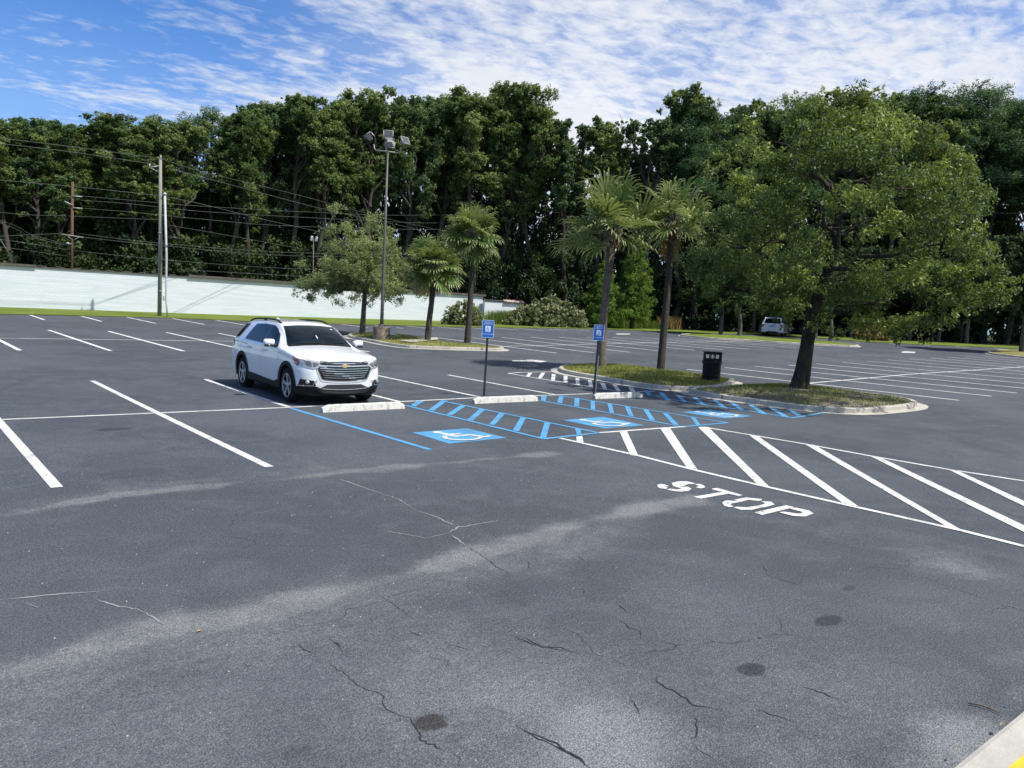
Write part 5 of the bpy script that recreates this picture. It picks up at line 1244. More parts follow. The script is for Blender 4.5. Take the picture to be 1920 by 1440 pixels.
def build_far_suv():
    g = (68.829,41.83)
    rz = R(90+25)
    # origin at nose; put the tail centre on the traced ground point
    d = Vector((0, 4.9, 0)); d.rotate(Euler((0, 0, rz))); loc = (g[0]-d.x, g[1]-d.y)
    r = empty('parked_car', (*loc, zt(*g)+.02), rz, 'boxy white SUV seen from behind, parked far off left of the oak trunk', 'car')
    r.scale = (1.12, 1.05, 1.05)
    st = [(.0, .35, .6, .75, .7, .72, .95, .6, 1.0, 1.02), (.1, .3, .8, .9, .72, .86, 1.0, .75, 1.04, 1.06), (.4, .28, .88, .93, .8, .91, 1.06, .8, 1.1, 1.13), (1.2, .28, .9, .935, .85, .92, 1.12, .8, 1.16, 1.19),
          (1.45, .28, .9, .935, .85, .92, 1.14, .78, 1.22, 1.26), (2.1, .28, .9, .935, .86, .915, 1.16, .70, 1.62, 1.67), (2.5, .28, .9, .935, .87, .91, 1.17, .69, 1.73, 1.78), (3.6, .28, .9, .935, .88, .91, 1.17, .69, 1.76, 1.81),
          (4.5, .28, .9, .935, .88, .905, 1.17, .69, 1.74, 1.79), (4.66, .3, .9, .93, .88, .90, 1.17, .69, 1.68, 1.72), (4.78, .32, .89, .92, .88, .89, 1.16, .73, 1.36, 1.38), (4.86, .34, .87, .905, .88, .87, 1.08, .76, 1.14, 1.15), (4.92, .38, .82, .88, .86, .84, 1.02, .74, 1.06, 1.07)]
    bd = Body(st, lambda x, y, z: (x, y, z), 'body', r, 'car_white', [(.9, .38), (3.8, .38)], .42)
    P = bd.patch
    P('rear_window', [(-.70, 1.20), (.70, 1.20), (.60, 1.64), (-.60, 1.64)], 'y', 1, .008, 'car_glass', r, .08)
    tg = P('tailgate', [(-.66, .62), (.66, .62), (.68, 1.16), (-.68, 1.16)], 'y', 1, .006, 'car_white', r, .08)
    P('plate_recess', [(-.30, .84), (.30, .84), (.30, 1.0), (-.30, 1.0)], 'y', 1, .012, 'plate', tg, .08)
    P('emblem', [(-.05, 1.03), (.05, 1.03), (.05, 1.07), (-.05, 1.07)], 'y', 1, .014, 'sign_blue', tg, .08)
    for s in (-1, 1):
        P('tail_light', [(s*.70, .84), (s*.87, .84), (s*.87, 1.10), (s*.70, 1.12)], 'y', 1, .012, 'lamp_red', r, .06)
        P('window', [(2.0, 1.22), (3.5, 1.22), (3.5, 1.66), (2.5, 1.66)], 'x', s, .008, 'car_glass', r, .08)
        P('window', [(3.6, 1.22), (4.55, 1.22), (4.45, 1.64), (3.6, 1.66)], 'x', s, .008, 'car_glass', r, .08)
        for ay in (.9, 3.8): wheel(r, s*.80, ay, .37, s)
        mb = MB(); mb.box((s*1.03, 1.75, 1.25), (.2, .12, .2), bev=.04); mb.build('mirror', 'car_black', r)
        mb = MB(); mb.tube([(s*.6, 2.4, 1.80), (s*.6, 3.4, 1.85), (s*.6, 4.5, 1.80)], .025, 6); mb.build('roof_rail', 'car_black', r)
    P('bumper', [(-.86, .38), (.86, .38), (.86, .58), (-.86, .58)], 'y', 1, .05, 'car_white', r, .08)
    P('bumper_step', [(-.5, .32), (.5, .32), (.45, .46), (-.45, .46)], 'y', 1, .07, 'car_black', r, .08)

# ================================================================== vegetation
def leaf_quads(rng, c, nrm, ln, wd, droop=0.):
    """c (n,3) centres, nrm (n,3) normals -> (n,4,3) diamonds"""
    n = len(c); nrm = nrm/np.maximum(1e-6, np.linalg.norm(nrm, axis=1))[:, None]
    t = rng.normal(size=(n, 3)); t[:, 2] -= droop; t -= nrm*(t*nrm).sum(1)[:, None]; t /= np.maximum(1e-6, np.linalg.norm(t, axis=1))[:, None]
    s = np.cross(nrm, t); ln = np.broadcast_to(ln, n)[:, None]; wd = np.broadcast_to(wd, n)[:, None]
    return np.stack([c-t*ln/2, c+s*wd/2-t*ln*.05, c+t*ln/2, c-s*wd/2-t*ln*.05], 1)
def cloud(rng, C_, Rd, n_per, size, flat=.75, up=.35, shell=.45, droop=0., wratio=.55, szvar=.35, tv=.15):
    Q = []; T = []
    for c, r in zip(C_, Rd):
        n = max(8, int(n_per*(r/np.mean(Rd))**2)); d = rng.normal(size=(n, 3)); d /= np.linalg.norm(d, axis=1)[:, None]
        # small sub-twigs make the outline of a clump uneven
        k = max(4, n//16); td = rng.normal(size=(k, 3)); td /= np.linalg.norm(td, axis=1)[:, None]
        tr = r*rng.uniform(shell, 1.15, k); tw = td*tr[:, None]*np.array([1, 1, flat]); which = rng.integers(0, k, n)
        p = c+tw[which]+rng.normal(size=(n, 3))*r*.17
        nn = d*.9+td[which]*.55+np.array([0, 0, up])
        sz = size*rng.uniform(1-szvar, 1+szvar, n)
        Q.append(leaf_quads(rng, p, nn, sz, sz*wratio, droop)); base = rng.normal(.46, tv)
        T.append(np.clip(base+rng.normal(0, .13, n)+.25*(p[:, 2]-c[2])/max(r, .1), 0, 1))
    return np.concatenate(Q), np.concatenate(T)
def tube_np(mb, pts, r0, r1, n=6):
    k = len(pts); mb.tube(pts, [r0+(r1-r0)*i/(k-1) for i in range(k)], n, cap=False)
def bent(rng, a, b, k=4, j=.08):
    a = np.array(a, float); b = np.array(b, float); l = np.linalg.norm(b-a); P = [a]
    for i in range(1, k): P.append(a+(b-a)*i/k+rng.normal(0, j*l/k*1.5, 3))
    P.append(b); return [tuple(p) for p in P]
def make_hardwood(name, seed, H, Rw, base=.32, leafmat='leaf_bg', size=.19, n_per=190, lobes=13, dens=1.0, trunk_r=.28, barkm='bark_bg'):
    rng = np.random.default_rng(seed); mb = MB(); Cc = []; Rr = []
    lean = rng.normal(0, .03, 2)
    top = np.array([lean[0]*H, lean[1]*H, H*.86]); tr = bent(rng, (0, 0, -.2), top, 6, .05)
    tube_np(mb, tr, trunk_r, trunk_r*.25, 8)
    for k in range(lobes):
        u = (k+.5)/lobes; z0 = H*(base+.50*u*rng.uniform(.8, 1.1)); a = rng.uniform(0, 2*PI)
        # lobes rise up and out from the trunk
        rad = Rw*(.66 if u < .75 else .50)*rng.uniform(.5, 1.1)*(1.0-.25*abs(u-.4)); zl = z0+rng.uniform(.10, .20)*H
        tx = np.interp(z0, [p[2] for p in tr], [p[0] for p in tr]); ty = np.interp(z0, [p[2] for p in tr], [p[1] for p in tr])
        c = np.array([tx+math.cos(a)*rad, ty+math.sin(a)*rad, min(zl, H*.93)])
        lim = bent(rng, (tx, ty, z0-.06*H), c, 4, .10); tube_np(mb, lim, trunk_r*.42, .05, 6)
        for j in range(int(19*dens)):
            d = rng.normal(size=3); d /= np.linalg.norm(d); q = c+d*np.array([1, 1, 2.3])*Rw*.33*rng.uniform(.3, 1.05)
            q[2] = min(q[2], H-.2); rr = Rw*.125*rng.uniform(.5, 1.4); Cc.append(q); Rr.append(rr)
            if j % 2 == 0: tube_np(mb, bent(rng, c*.6+np.array(lim[2])*.4, q, 3, .12), .06, .02, 4)
    for j in range(int(26*dens)):   # crown top
        q = top+rng.normal(size=3)*np.array([Rw*.34, Rw*.34, H*.055]); q[2] = min(q[2]+H*.05, H); Cc.append(q); Rr.append(Rw*.12*rng.uniform(.5, 1.3))
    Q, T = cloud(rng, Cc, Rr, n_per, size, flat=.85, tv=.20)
    return quad_mesh('crown', Q, leafmat, T), mb_mesh(mb, barkm)
def mb_mesh(mb, mat, name='trunk'):
    me = bpy.data.meshes.new(name); me.from_pydata(mb.v, [], mb.f); me.polygons.foreach_set('use_smooth', mb.sm)
    me.materials.append(MATS[mat]); me.update(); return me
def make_pine(name, seed, H, Rw, base=.5):
    rng = np.random.default_rng(seed); mb = MB(); Cc = []; Rr = []
    top = (rng.normal(0, .4), rng.normal(0, .4), H*.95); tr = bent(rng, (0, 0, -.2), top, 6, .03); tube_np(mb, tr, .30, .07, 8)
    for k in range(26):
        u = k/26; z0 = H*(base+(1-base)*u*.97); a = k*2.4+rng.uniform(-.5, .5); rad = Rw*(1.0-.55*u**1.6)*rng.uniform(.5, 1.05)
        c = np.array([math.cos(a)*rad, math.sin(a)*rad, min(H-.3, z0+rad*.22)]); tube_np(mb, bent(rng, (tr[-1][0]*u, tr[-1][1]*u, z0), c, 3, .1), .09, .03, 5)
        for j in range(4):
            q = c+rng.normal(size=3)*np.array([.75, .75, .28]); Cc.append(q); Rr.append(rng.uniform(.55, 1.0))
            if u > .9: q[:2] *= .6
    Q, T = cloud(rng, Cc, Rr, 300, .20, flat=.55, up=.6, wratio=.32)
    return quad_mesh('crown', Q, 'leaf_pine', T), mb_mesh(mb, 'bark_bg')
def make_under(name, seed, H, Rw, mat='leaf_under', size=.25, n=26, n_per=200):
    rng = np.random.default_rng(seed); Cc = []; Rr = []
    for k in range(n):
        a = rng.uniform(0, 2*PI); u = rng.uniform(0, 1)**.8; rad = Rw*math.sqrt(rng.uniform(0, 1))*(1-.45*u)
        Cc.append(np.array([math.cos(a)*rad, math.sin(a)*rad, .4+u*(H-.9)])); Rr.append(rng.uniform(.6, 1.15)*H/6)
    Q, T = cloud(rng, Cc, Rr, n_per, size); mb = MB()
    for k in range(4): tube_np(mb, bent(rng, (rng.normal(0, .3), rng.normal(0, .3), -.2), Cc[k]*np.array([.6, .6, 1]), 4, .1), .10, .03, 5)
    return quad_mesh('foliage', Q, mat, T), mb_mesh(mb, 'bark_bg', 'stems')
def place(kind, meshes, loc, sc, rz, label, cat, group=None, names=('crown', 'trunk')):
    r = empty(kind, loc, rz, label, cat, group); r.scale = sc
    for nm, me in zip(names, meshes): link(bpy.data.objects.new(nm, me), r)
    return r
def build_treeline():
    protos = [make_hardwood('a', 11, 20, 3.7, .40), make_hardwood('b', 12, 20, 3.2, .36, 'leaf_bg2', lobes=13), make_hardwood('c', 13, 20, 3.9, .44, lobes=14, dens=1.0),
              make_hardwood('d', 14, 20, 2.9, .42, 'leaf_bg', lobes=12, dens=.85), make_hardwood('e', 15, 20, 3.5, .38, 'leaf_bg', lobes=13), make_hardwood('f', 16, 20, 2.6, .46, 'leaf_bg2', lobes=9, dens=.75)]
    pines = [make_pine('p', 21, 20, 3.6, .52), make_pine('q', 22, 20, 3.2, .60)]
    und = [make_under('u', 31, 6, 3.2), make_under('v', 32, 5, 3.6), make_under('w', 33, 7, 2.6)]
    # front row: (x, y, height, prototype, label)
    rows = [
     ((6.68,74.0,13.7), 0, 'broad dark tree in the tree line at the very left edge, half out of frame'),
     ((9.46,74.0,14.23), 4, 'tall tree in the far line above the left end of the wall'),
     ((11.13,74.0,14.8), 1, 'narrow-topped tree in the far line left of the brown utility pole'),
     ((14.12,74.91,15.19), 2, 'round-topped tree directly above the brown utility pole'),
     ((17.17,76.77,15.69), 3, 'slim tree in the far line between the brown pole and the grey pole'),
     ((18.46,73.77,16.26), 0, 'full round-crowned tree just left of the grey utility pole'),
     ((22.36,74.6,16.65), 4, 'tree in the far line just right of the grey utility pole'),
     ((25.96,77.34,19.03), 'p0', 'dark round-topped pine poking above the line right of the grey pole'),
     ((26.6,73.48,18.25), 2, 'olive-green tree in the far line above the white vehicle rear'),
     ((30.74,75.21,20.0), 1, 'tree in the far line above the front of the white vehicle'),
     ((32.47,73.27,20.86), 3, 'tall slim pointed tree above the windshield of the white vehicle'),
     ((35.99,73.14,21.14), 0, 'dense tree rising behind the small grey-green tree'),
     ((41.51,73.62,22.91), 4, 'tall tree immediately behind the head of the light pole'),
     ((45.19,71.7,23.19), 1, 'tall tree just right of the light pole head'),
     ((49.19,72.64,24.6), 2, 'tall leafy tree above the shorter of the two short palms'),
     ((52.9,69.77,24.45), 4, 'yellow-green tree above the taller of the two short palms'),
     ((56.98,69.46,24.99), 0, 'wide tree in the far line above the first blue sign'),
     ((60.52,68.97,26.11), 2, 'high rounded tree at the left rim of the sky gap'),
     ((61.58,63.98,22.57), 5, 'lower slender tree in the sky gap, left of the leafless one'),
     ((65.12,63.48,23.44), 3, 'slender open-crowned tree right behind the big palm'),
     ((67.82,58.18,22.74), 5, 'thin-crowned tree just right of the leafless one'),
     ((71.13,56.27,27.02), 3, 'tall spiky-topped tree above the right tall palm'),
     ((72.38,53.62,24.63), 'p0', 'dense dark pine left of the big oak crown'),
     ((76.36,52.42,24.93), 1, 'dark tree touching the left side of the big oak crown'),
     ((80.48,51.04,24.79), 0, 'tree mostly hidden behind the left half of the oak crown'),
     ((80.93,47.81,26.14), 'p0', 'round-topped pine appearing above the middle of the oak'),
     ((83.05,44.3,26.44), 3, 'tall feathery tree above the right half of the oak'),
     ((86.57,43.46,26.18), 1, 'narrow tree peeking over the oak just right of its top'),
     ((86.72,38.94,25.52), 5, 'sparse tall tree right behind the right side of the oak'),
     ((89.75,38.39,27.14), 'p1', 'tall open pine between the oak and the right edge'),
     ((90.9,35.65,25.36), 4, 'dark tree filling the line right of the oak'),
     ((91.94,33.07,27.2), 'p0', 'tallest round-headed pine near the upper right corner'),
     ((94.78,31.69,26.15), 'p1', 'tall pine second from the right edge'),
     ((93.74,29.17,24.8), 2, 'big tree cut by the right edge of the view'),
     ((12.73,75.96,14.93), 3, 'slim tree in the far line between the wall end and the brown pole'), ((20.71,75.64,15.92), 3, 'thin tree right behind the top of the grey utility pole'), ((39.71,74.81,21.92), 1, 'dark tree filling the line left of the light pole head'), ((51.84,71.96,24.0), 3, 'slim tree between the two short palms, in the far line'), ((28.83,74.34,19.2), 3, 'slender olive tree of the far line above the hood of the white vehicle'), ((95.15,26.07,25.12), 0, None), ((97.0,21.98,24.31), 4, None), ((3.73,74.0,12.83), 2, None)]
    rr = random.Random(5)
    for (x, y, H), k, lab in rows:
        pm = pines[int(k[1])] if isinstance(k, str) else protos[k]; s = H/20
        w = s*rr.uniform(.98, 1.14)*(1.0 if H > 17 else 1.25)
        kind = 'pine_tree' if isinstance(k, str) else 'tall_tree'
        place(kind, pm, (x, y, zt(x, y)), (w, w, s), rr.uniform(0, 2*PI), lab or 'tall tree of the far line standing beyond the edge of the view', 'tree', 'trees of the far tree line')
    # second, denser row a little behind: fills the dark interior

    B2 = [(5.91,81.98,13.3),(9.18,80.96,14.29),(11.6,82.91,15.21),(14.14,81.86,15.4),(16.89,83.7,15.79),(19.17,81.6,16.39),(22.46,82.39,16.27),(25.88,81.21,17.66),(30.92,81.86,19.51),(32.75,83.65,19.98),(34.44,80.67,20.55),(38.48,82.26,21.77),(42.24,80.13,22.07),(45.27,82.65,23.23),(47.9,79.9,23.46),(51.07,78.02,23.68),(55.78,77.68,24.78),(59.81,75.56,25.25),(64.76,75.91,26.44),(65.38,71.32,22.28),(68.35,68.63,20.68),(72.11,66.55,17.84),(73.1,64.19,20.33),(76.01,62.66,23.02),(78.01,59.2,25.17),(81.85,58.1,25.49),(82.63,54.45,24.55),(86.05,52.32,25.09),(87.73,49.16,25.17),(91.14,46.98,25.43),(92.77,43.68,22.82),(97.51,39.56,25.53),(98.82,36.55,25.17),(101.12,34.57,25.48),(101.24,31.86,24.84),(102.77,28.39,24.35)]
    for i, (x, y, H) in enumerate(B2):
        pm = protos[i*5 % 6]; s = H/20; w = max(s, .8)*rr.uniform(.95, 1.15)
        place('tall_tree', pm, (x, y, zt(x, y)), (w, w, s), rr.uniform(0, 2*PI), 'dark tree of the shaded second row, seen only through the front trees', 'tree', 'shaded second row of the tree line')
    # understory
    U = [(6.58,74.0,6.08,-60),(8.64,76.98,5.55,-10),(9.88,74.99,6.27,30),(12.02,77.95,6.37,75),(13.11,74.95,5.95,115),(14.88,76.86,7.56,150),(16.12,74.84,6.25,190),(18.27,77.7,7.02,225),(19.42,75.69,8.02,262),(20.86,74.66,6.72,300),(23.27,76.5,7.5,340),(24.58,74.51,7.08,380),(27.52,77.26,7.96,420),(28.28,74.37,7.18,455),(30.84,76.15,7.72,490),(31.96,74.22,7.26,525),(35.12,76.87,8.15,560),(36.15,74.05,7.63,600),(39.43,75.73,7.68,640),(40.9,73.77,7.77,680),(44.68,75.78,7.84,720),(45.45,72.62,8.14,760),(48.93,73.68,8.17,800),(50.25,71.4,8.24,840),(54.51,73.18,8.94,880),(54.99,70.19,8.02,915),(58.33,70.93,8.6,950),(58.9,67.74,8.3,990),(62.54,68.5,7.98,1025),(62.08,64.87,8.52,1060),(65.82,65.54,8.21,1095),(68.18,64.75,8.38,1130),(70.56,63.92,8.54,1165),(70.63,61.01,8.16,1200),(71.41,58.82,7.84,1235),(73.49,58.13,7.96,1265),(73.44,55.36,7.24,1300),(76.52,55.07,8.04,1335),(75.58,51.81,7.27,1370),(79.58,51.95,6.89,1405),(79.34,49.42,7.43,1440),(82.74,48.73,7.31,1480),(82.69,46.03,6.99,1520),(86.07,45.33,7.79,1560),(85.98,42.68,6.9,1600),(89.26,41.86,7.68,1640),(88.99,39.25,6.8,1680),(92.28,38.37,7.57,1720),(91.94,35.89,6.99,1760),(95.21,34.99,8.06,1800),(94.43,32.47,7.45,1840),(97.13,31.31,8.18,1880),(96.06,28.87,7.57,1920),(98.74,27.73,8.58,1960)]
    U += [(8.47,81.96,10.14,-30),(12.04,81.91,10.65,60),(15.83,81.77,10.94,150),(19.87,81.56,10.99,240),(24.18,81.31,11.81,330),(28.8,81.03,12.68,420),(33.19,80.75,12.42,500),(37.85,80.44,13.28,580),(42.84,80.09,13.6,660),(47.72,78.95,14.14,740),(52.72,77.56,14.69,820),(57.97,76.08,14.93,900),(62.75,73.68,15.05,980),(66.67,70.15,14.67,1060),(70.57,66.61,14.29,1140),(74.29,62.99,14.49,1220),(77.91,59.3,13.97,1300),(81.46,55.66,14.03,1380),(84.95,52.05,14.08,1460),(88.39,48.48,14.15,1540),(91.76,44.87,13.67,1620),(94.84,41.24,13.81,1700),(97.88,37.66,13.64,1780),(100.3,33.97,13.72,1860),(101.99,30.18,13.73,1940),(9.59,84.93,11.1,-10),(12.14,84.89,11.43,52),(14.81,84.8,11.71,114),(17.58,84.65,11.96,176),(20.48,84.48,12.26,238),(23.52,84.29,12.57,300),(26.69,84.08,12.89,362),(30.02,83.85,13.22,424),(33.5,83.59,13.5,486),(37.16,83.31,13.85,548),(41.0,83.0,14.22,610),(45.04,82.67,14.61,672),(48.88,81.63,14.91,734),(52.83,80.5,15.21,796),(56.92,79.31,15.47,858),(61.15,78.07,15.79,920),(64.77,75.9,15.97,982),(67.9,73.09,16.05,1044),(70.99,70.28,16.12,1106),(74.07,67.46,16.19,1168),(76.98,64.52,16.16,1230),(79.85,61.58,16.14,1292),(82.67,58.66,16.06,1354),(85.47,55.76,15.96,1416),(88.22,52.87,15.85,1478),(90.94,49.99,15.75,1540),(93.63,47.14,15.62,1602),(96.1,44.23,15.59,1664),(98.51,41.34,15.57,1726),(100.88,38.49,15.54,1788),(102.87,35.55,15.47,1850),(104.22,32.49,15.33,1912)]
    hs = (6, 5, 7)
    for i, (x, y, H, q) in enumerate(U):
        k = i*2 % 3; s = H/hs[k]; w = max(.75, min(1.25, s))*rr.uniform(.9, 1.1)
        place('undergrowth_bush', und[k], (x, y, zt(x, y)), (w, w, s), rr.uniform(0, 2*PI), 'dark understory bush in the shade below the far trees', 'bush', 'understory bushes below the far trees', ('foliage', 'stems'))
    # leafless tree in the sky gap
    b = (66.28,61.09,23.16); s = b[2]; rng = np.random.default_rng(3); mb = MB()
    r = empty('bare_tree', (b[0], b[1], zt(b[0], b[1])), 0, 'leafless dead tree with forked bare branches against the sky gap', 'tree')
    tube_np(mb, [(-1.0, .8, 0), (-.9, .6, s*.4), (-.7, .5, s*.62), (-.2, .2, s*.80), (.0, 0, s*.90)], .22, .09, 7)
    lim = [((0, 0, s*.90), (-.1, .1, s*1.0), .08), ((0, 0, s*.90), (.9, -.7, s*.985), .07), ((-.4, .3, s*.74), (1.6, -1.2, s*.83), .07), ((-.7, .5, s*.62), (1.4, -1.1, s*.76), .08),
           ((-.15, .15, s*.82), (-1.0, .8, s*.93), .05), ((.5, -.4, s*.94), (.8, -.6, s*1.0), .04), ((-.8, .5, s*.55), (-2.0, 1.6, s*.70), .07)]
    for a, c, w in lim: tube_np(mb, bent(rng, a, c, 4, .10), w, .02, 5)
    for k in range(14):
        a, c, w = lim[k % 7]; t = rng.uniform(.4, .95); p = np.array(a)*(1-t)+np.array(c)*t; tube_np(mb, bent(rng, p, p+rng.normal(size=3)*.5+np.array([0, 0, .5]), 3, .1), .03, .012, 4)
    link(bpy.data.objects.new('trunk', mb_mesh(mb, 'bark_grey')), r)

def build_oak():
    g = (23.544,13.143); z0 = zt(*g)+.14; rng = np.random.default_rng(7)
    r = empty('oak_tree', (g[0], g[1], z0), 0, 'large glossy-leaved oak with thick dark trunk on the nearest kerbed island', 'tree')
    # unit vectors of the view's right and depth at the tree, used to give the crown its real width
    rt = np.array([.7623, -.6473, 0]); dp = np.array([.6473, .7623, 0])
    mb = MB(); fork = rt*.18+np.array([0, 0, 2.35])
    base_pts = [(-.03, 0, -.15), (0, 0, .12), tuple(rt*.06+np.array([0, 0, .6])), tuple(rt*.12+np.array([0, 0, 1.4])), tuple(fork)]
    mb.tube(base_pts, [.42, .31, .255, .215, .21], 16, cap=False)
    tr = rt*.45-dp*.8+np.array([0, 0, 4.6]); top = rt*.6-dp*1.6+np.array([0, 0, 8.0])
    tube_np(mb, bent(rng, fork, tr, 3, .06), .20, .14, 10); tube_np(mb, bent(rng, tr, top, 4, .08), .14, .04, 8)
    # crown outline in (right, up): polygon; clumps fill it, thickness in depth follows the width
    outline = [(-2.84,2.41),(-3.45,2.99),(-3.79,4.19),(-3.79,5.58),(-3.33,6.82),(-2.78,7.9),(-2.12,8.71),(-1.81,9.43),(-0.99,8.95),(-0.13,9.16),(0.82,9.39),(1.69,9.52),(2.24,8.94),(3.05,8.68),(3.68,8.19),(4.29,7.65),(4.8,6.89),(5.02,6.03),(5.12,5.17),(5.65,3.97),(5.86,3.29),(5.36,2.74),(4.59,2.49),(3.82,2.23),(3.04,2.06),(2.0,1.84),(0.94,1.96),(-0.12,2.28),(-1.2,2.72),(-2.06,2.57)]
    Cc = []; Rr = []; us = [p[0] for p in outline]; vs = [p[1] for p in outline]; cu, cv = (min(us)+max(us))/2, (min(vs)+max(vs))/2
    limbs = []
    for k in range(17):
        a = k*2.39996; zc = 2.6+4.8*(k/16); Rm = 3.3*(1-.35*(k/16))
        u = math.cos(a)*Rm*rng.uniform(.75, 1.1)+.6; d = math.sin(a)*Rm*rng.uniform(.8, 1.2)-1.5; z = zc+rng.uniform(.2, 1.3)
        hub = fork*(1-k/16)+top*(k/16)*.9+fork*.1*(k/16); e = rt*(u*.92-.7)+dp*d+np.array([0, 0, z]); P = bent(rng, hub, e, 5, .10); tube_np(mb, P, .11*(1-.4*k/16), .025, 7); limbs.append(P)
        for j in range(5):
            t = rng.uniform(.35, .98); i = min(4, int(t*5)); p = np.array(P[i])*(1-(t*5-i))+np.array(P[i+1])*(t*5-i)
            q = p+rng.normal(size=3)*np.array([.8, .8, .5])+np.array([0, 0, .15]); tube_np(mb, bent(rng, p, q, 3, .12), .035, .012, 4); limbs.append([p, q])
    n = 0
    while n < 310:
        u, z = rng.uniform(min(us), max(us)), rng.uniform(min(vs), max(vs))
        if not in_poly(u, z, outline): continue
        # distance from the outline gives how deep the crown is there
        ed = float(poly_dist(np.array([u]), np.array([z]), outline+[outline[0]])[0]); dm = min(4.9, .4+1.7*ed)
        d = dm*rng.choice([-1, 1])*rng.uniform(.0, 1.0)**.55
        if ed < .30+.28*math.sin(u*3.1+z*2.3)+.2*math.sin(u*5.3-z*4.1): continue
        if z < 3.0 and abs(d) < 1.3 and abs(u-.6) < 1.0 and rng.random() < .8: continue
        # holes
        if math.sin(u*2.3+d*1.1)+math.sin(z*2.6-u*.8)+math.sin(d*2.1+z) < -1.55: continue
        lw = min(1, z/3.5); Cc.append(rt*(u*(1-.08*lw)-.85*lw)+dp*(d-2.0*lw)+np.array([0, 0, 2.16+(z-2.16)*(1-.08*lw)])); Rr.append(rng.uniform(.26, .54)); n += 1
    Q, T = cloud(rng, Cc, Rr, 300, .105, flat=.62, up=.45, wratio=.42, tv=.24)
    # stray sprigs beyond the outline
    S = []; SR = []
    for k in range(190):
        i = rng.integers(0, len(outline)); a, b = outline[i], outline[(i+1) % len(outline)]; t = rng.random(); u = a[0]*(1-t)+b[0]*t; z = a[1]*(1-t)+b[1]*t
        k_ = 1+rng.uniform(-.10, .045); S.append(rt*((cu+(u-cu)*k_)*.92-.85)+dp*(rng.normal(0, .9)-2.0)+np.array([0, 0, 2.16+(cv+(z-cv)*k_-2.16)*.92])); SR.append(rng.uniform(.12, .34))
    Q2, T2 = cloud(rng, S, SR, 45, .105, flat=.8, up=.4, wratio=.42)
    link(bpy.data.objects.new('trunk', mb_mesh(mb, 'bark_dark')), r)
    me = quad_mesh('crown', np.concatenate([Q, Q2]), 'leaf_oak', np.concatenate([T, T2+.1])); link(bpy.data.objects.new('crown', me), r)

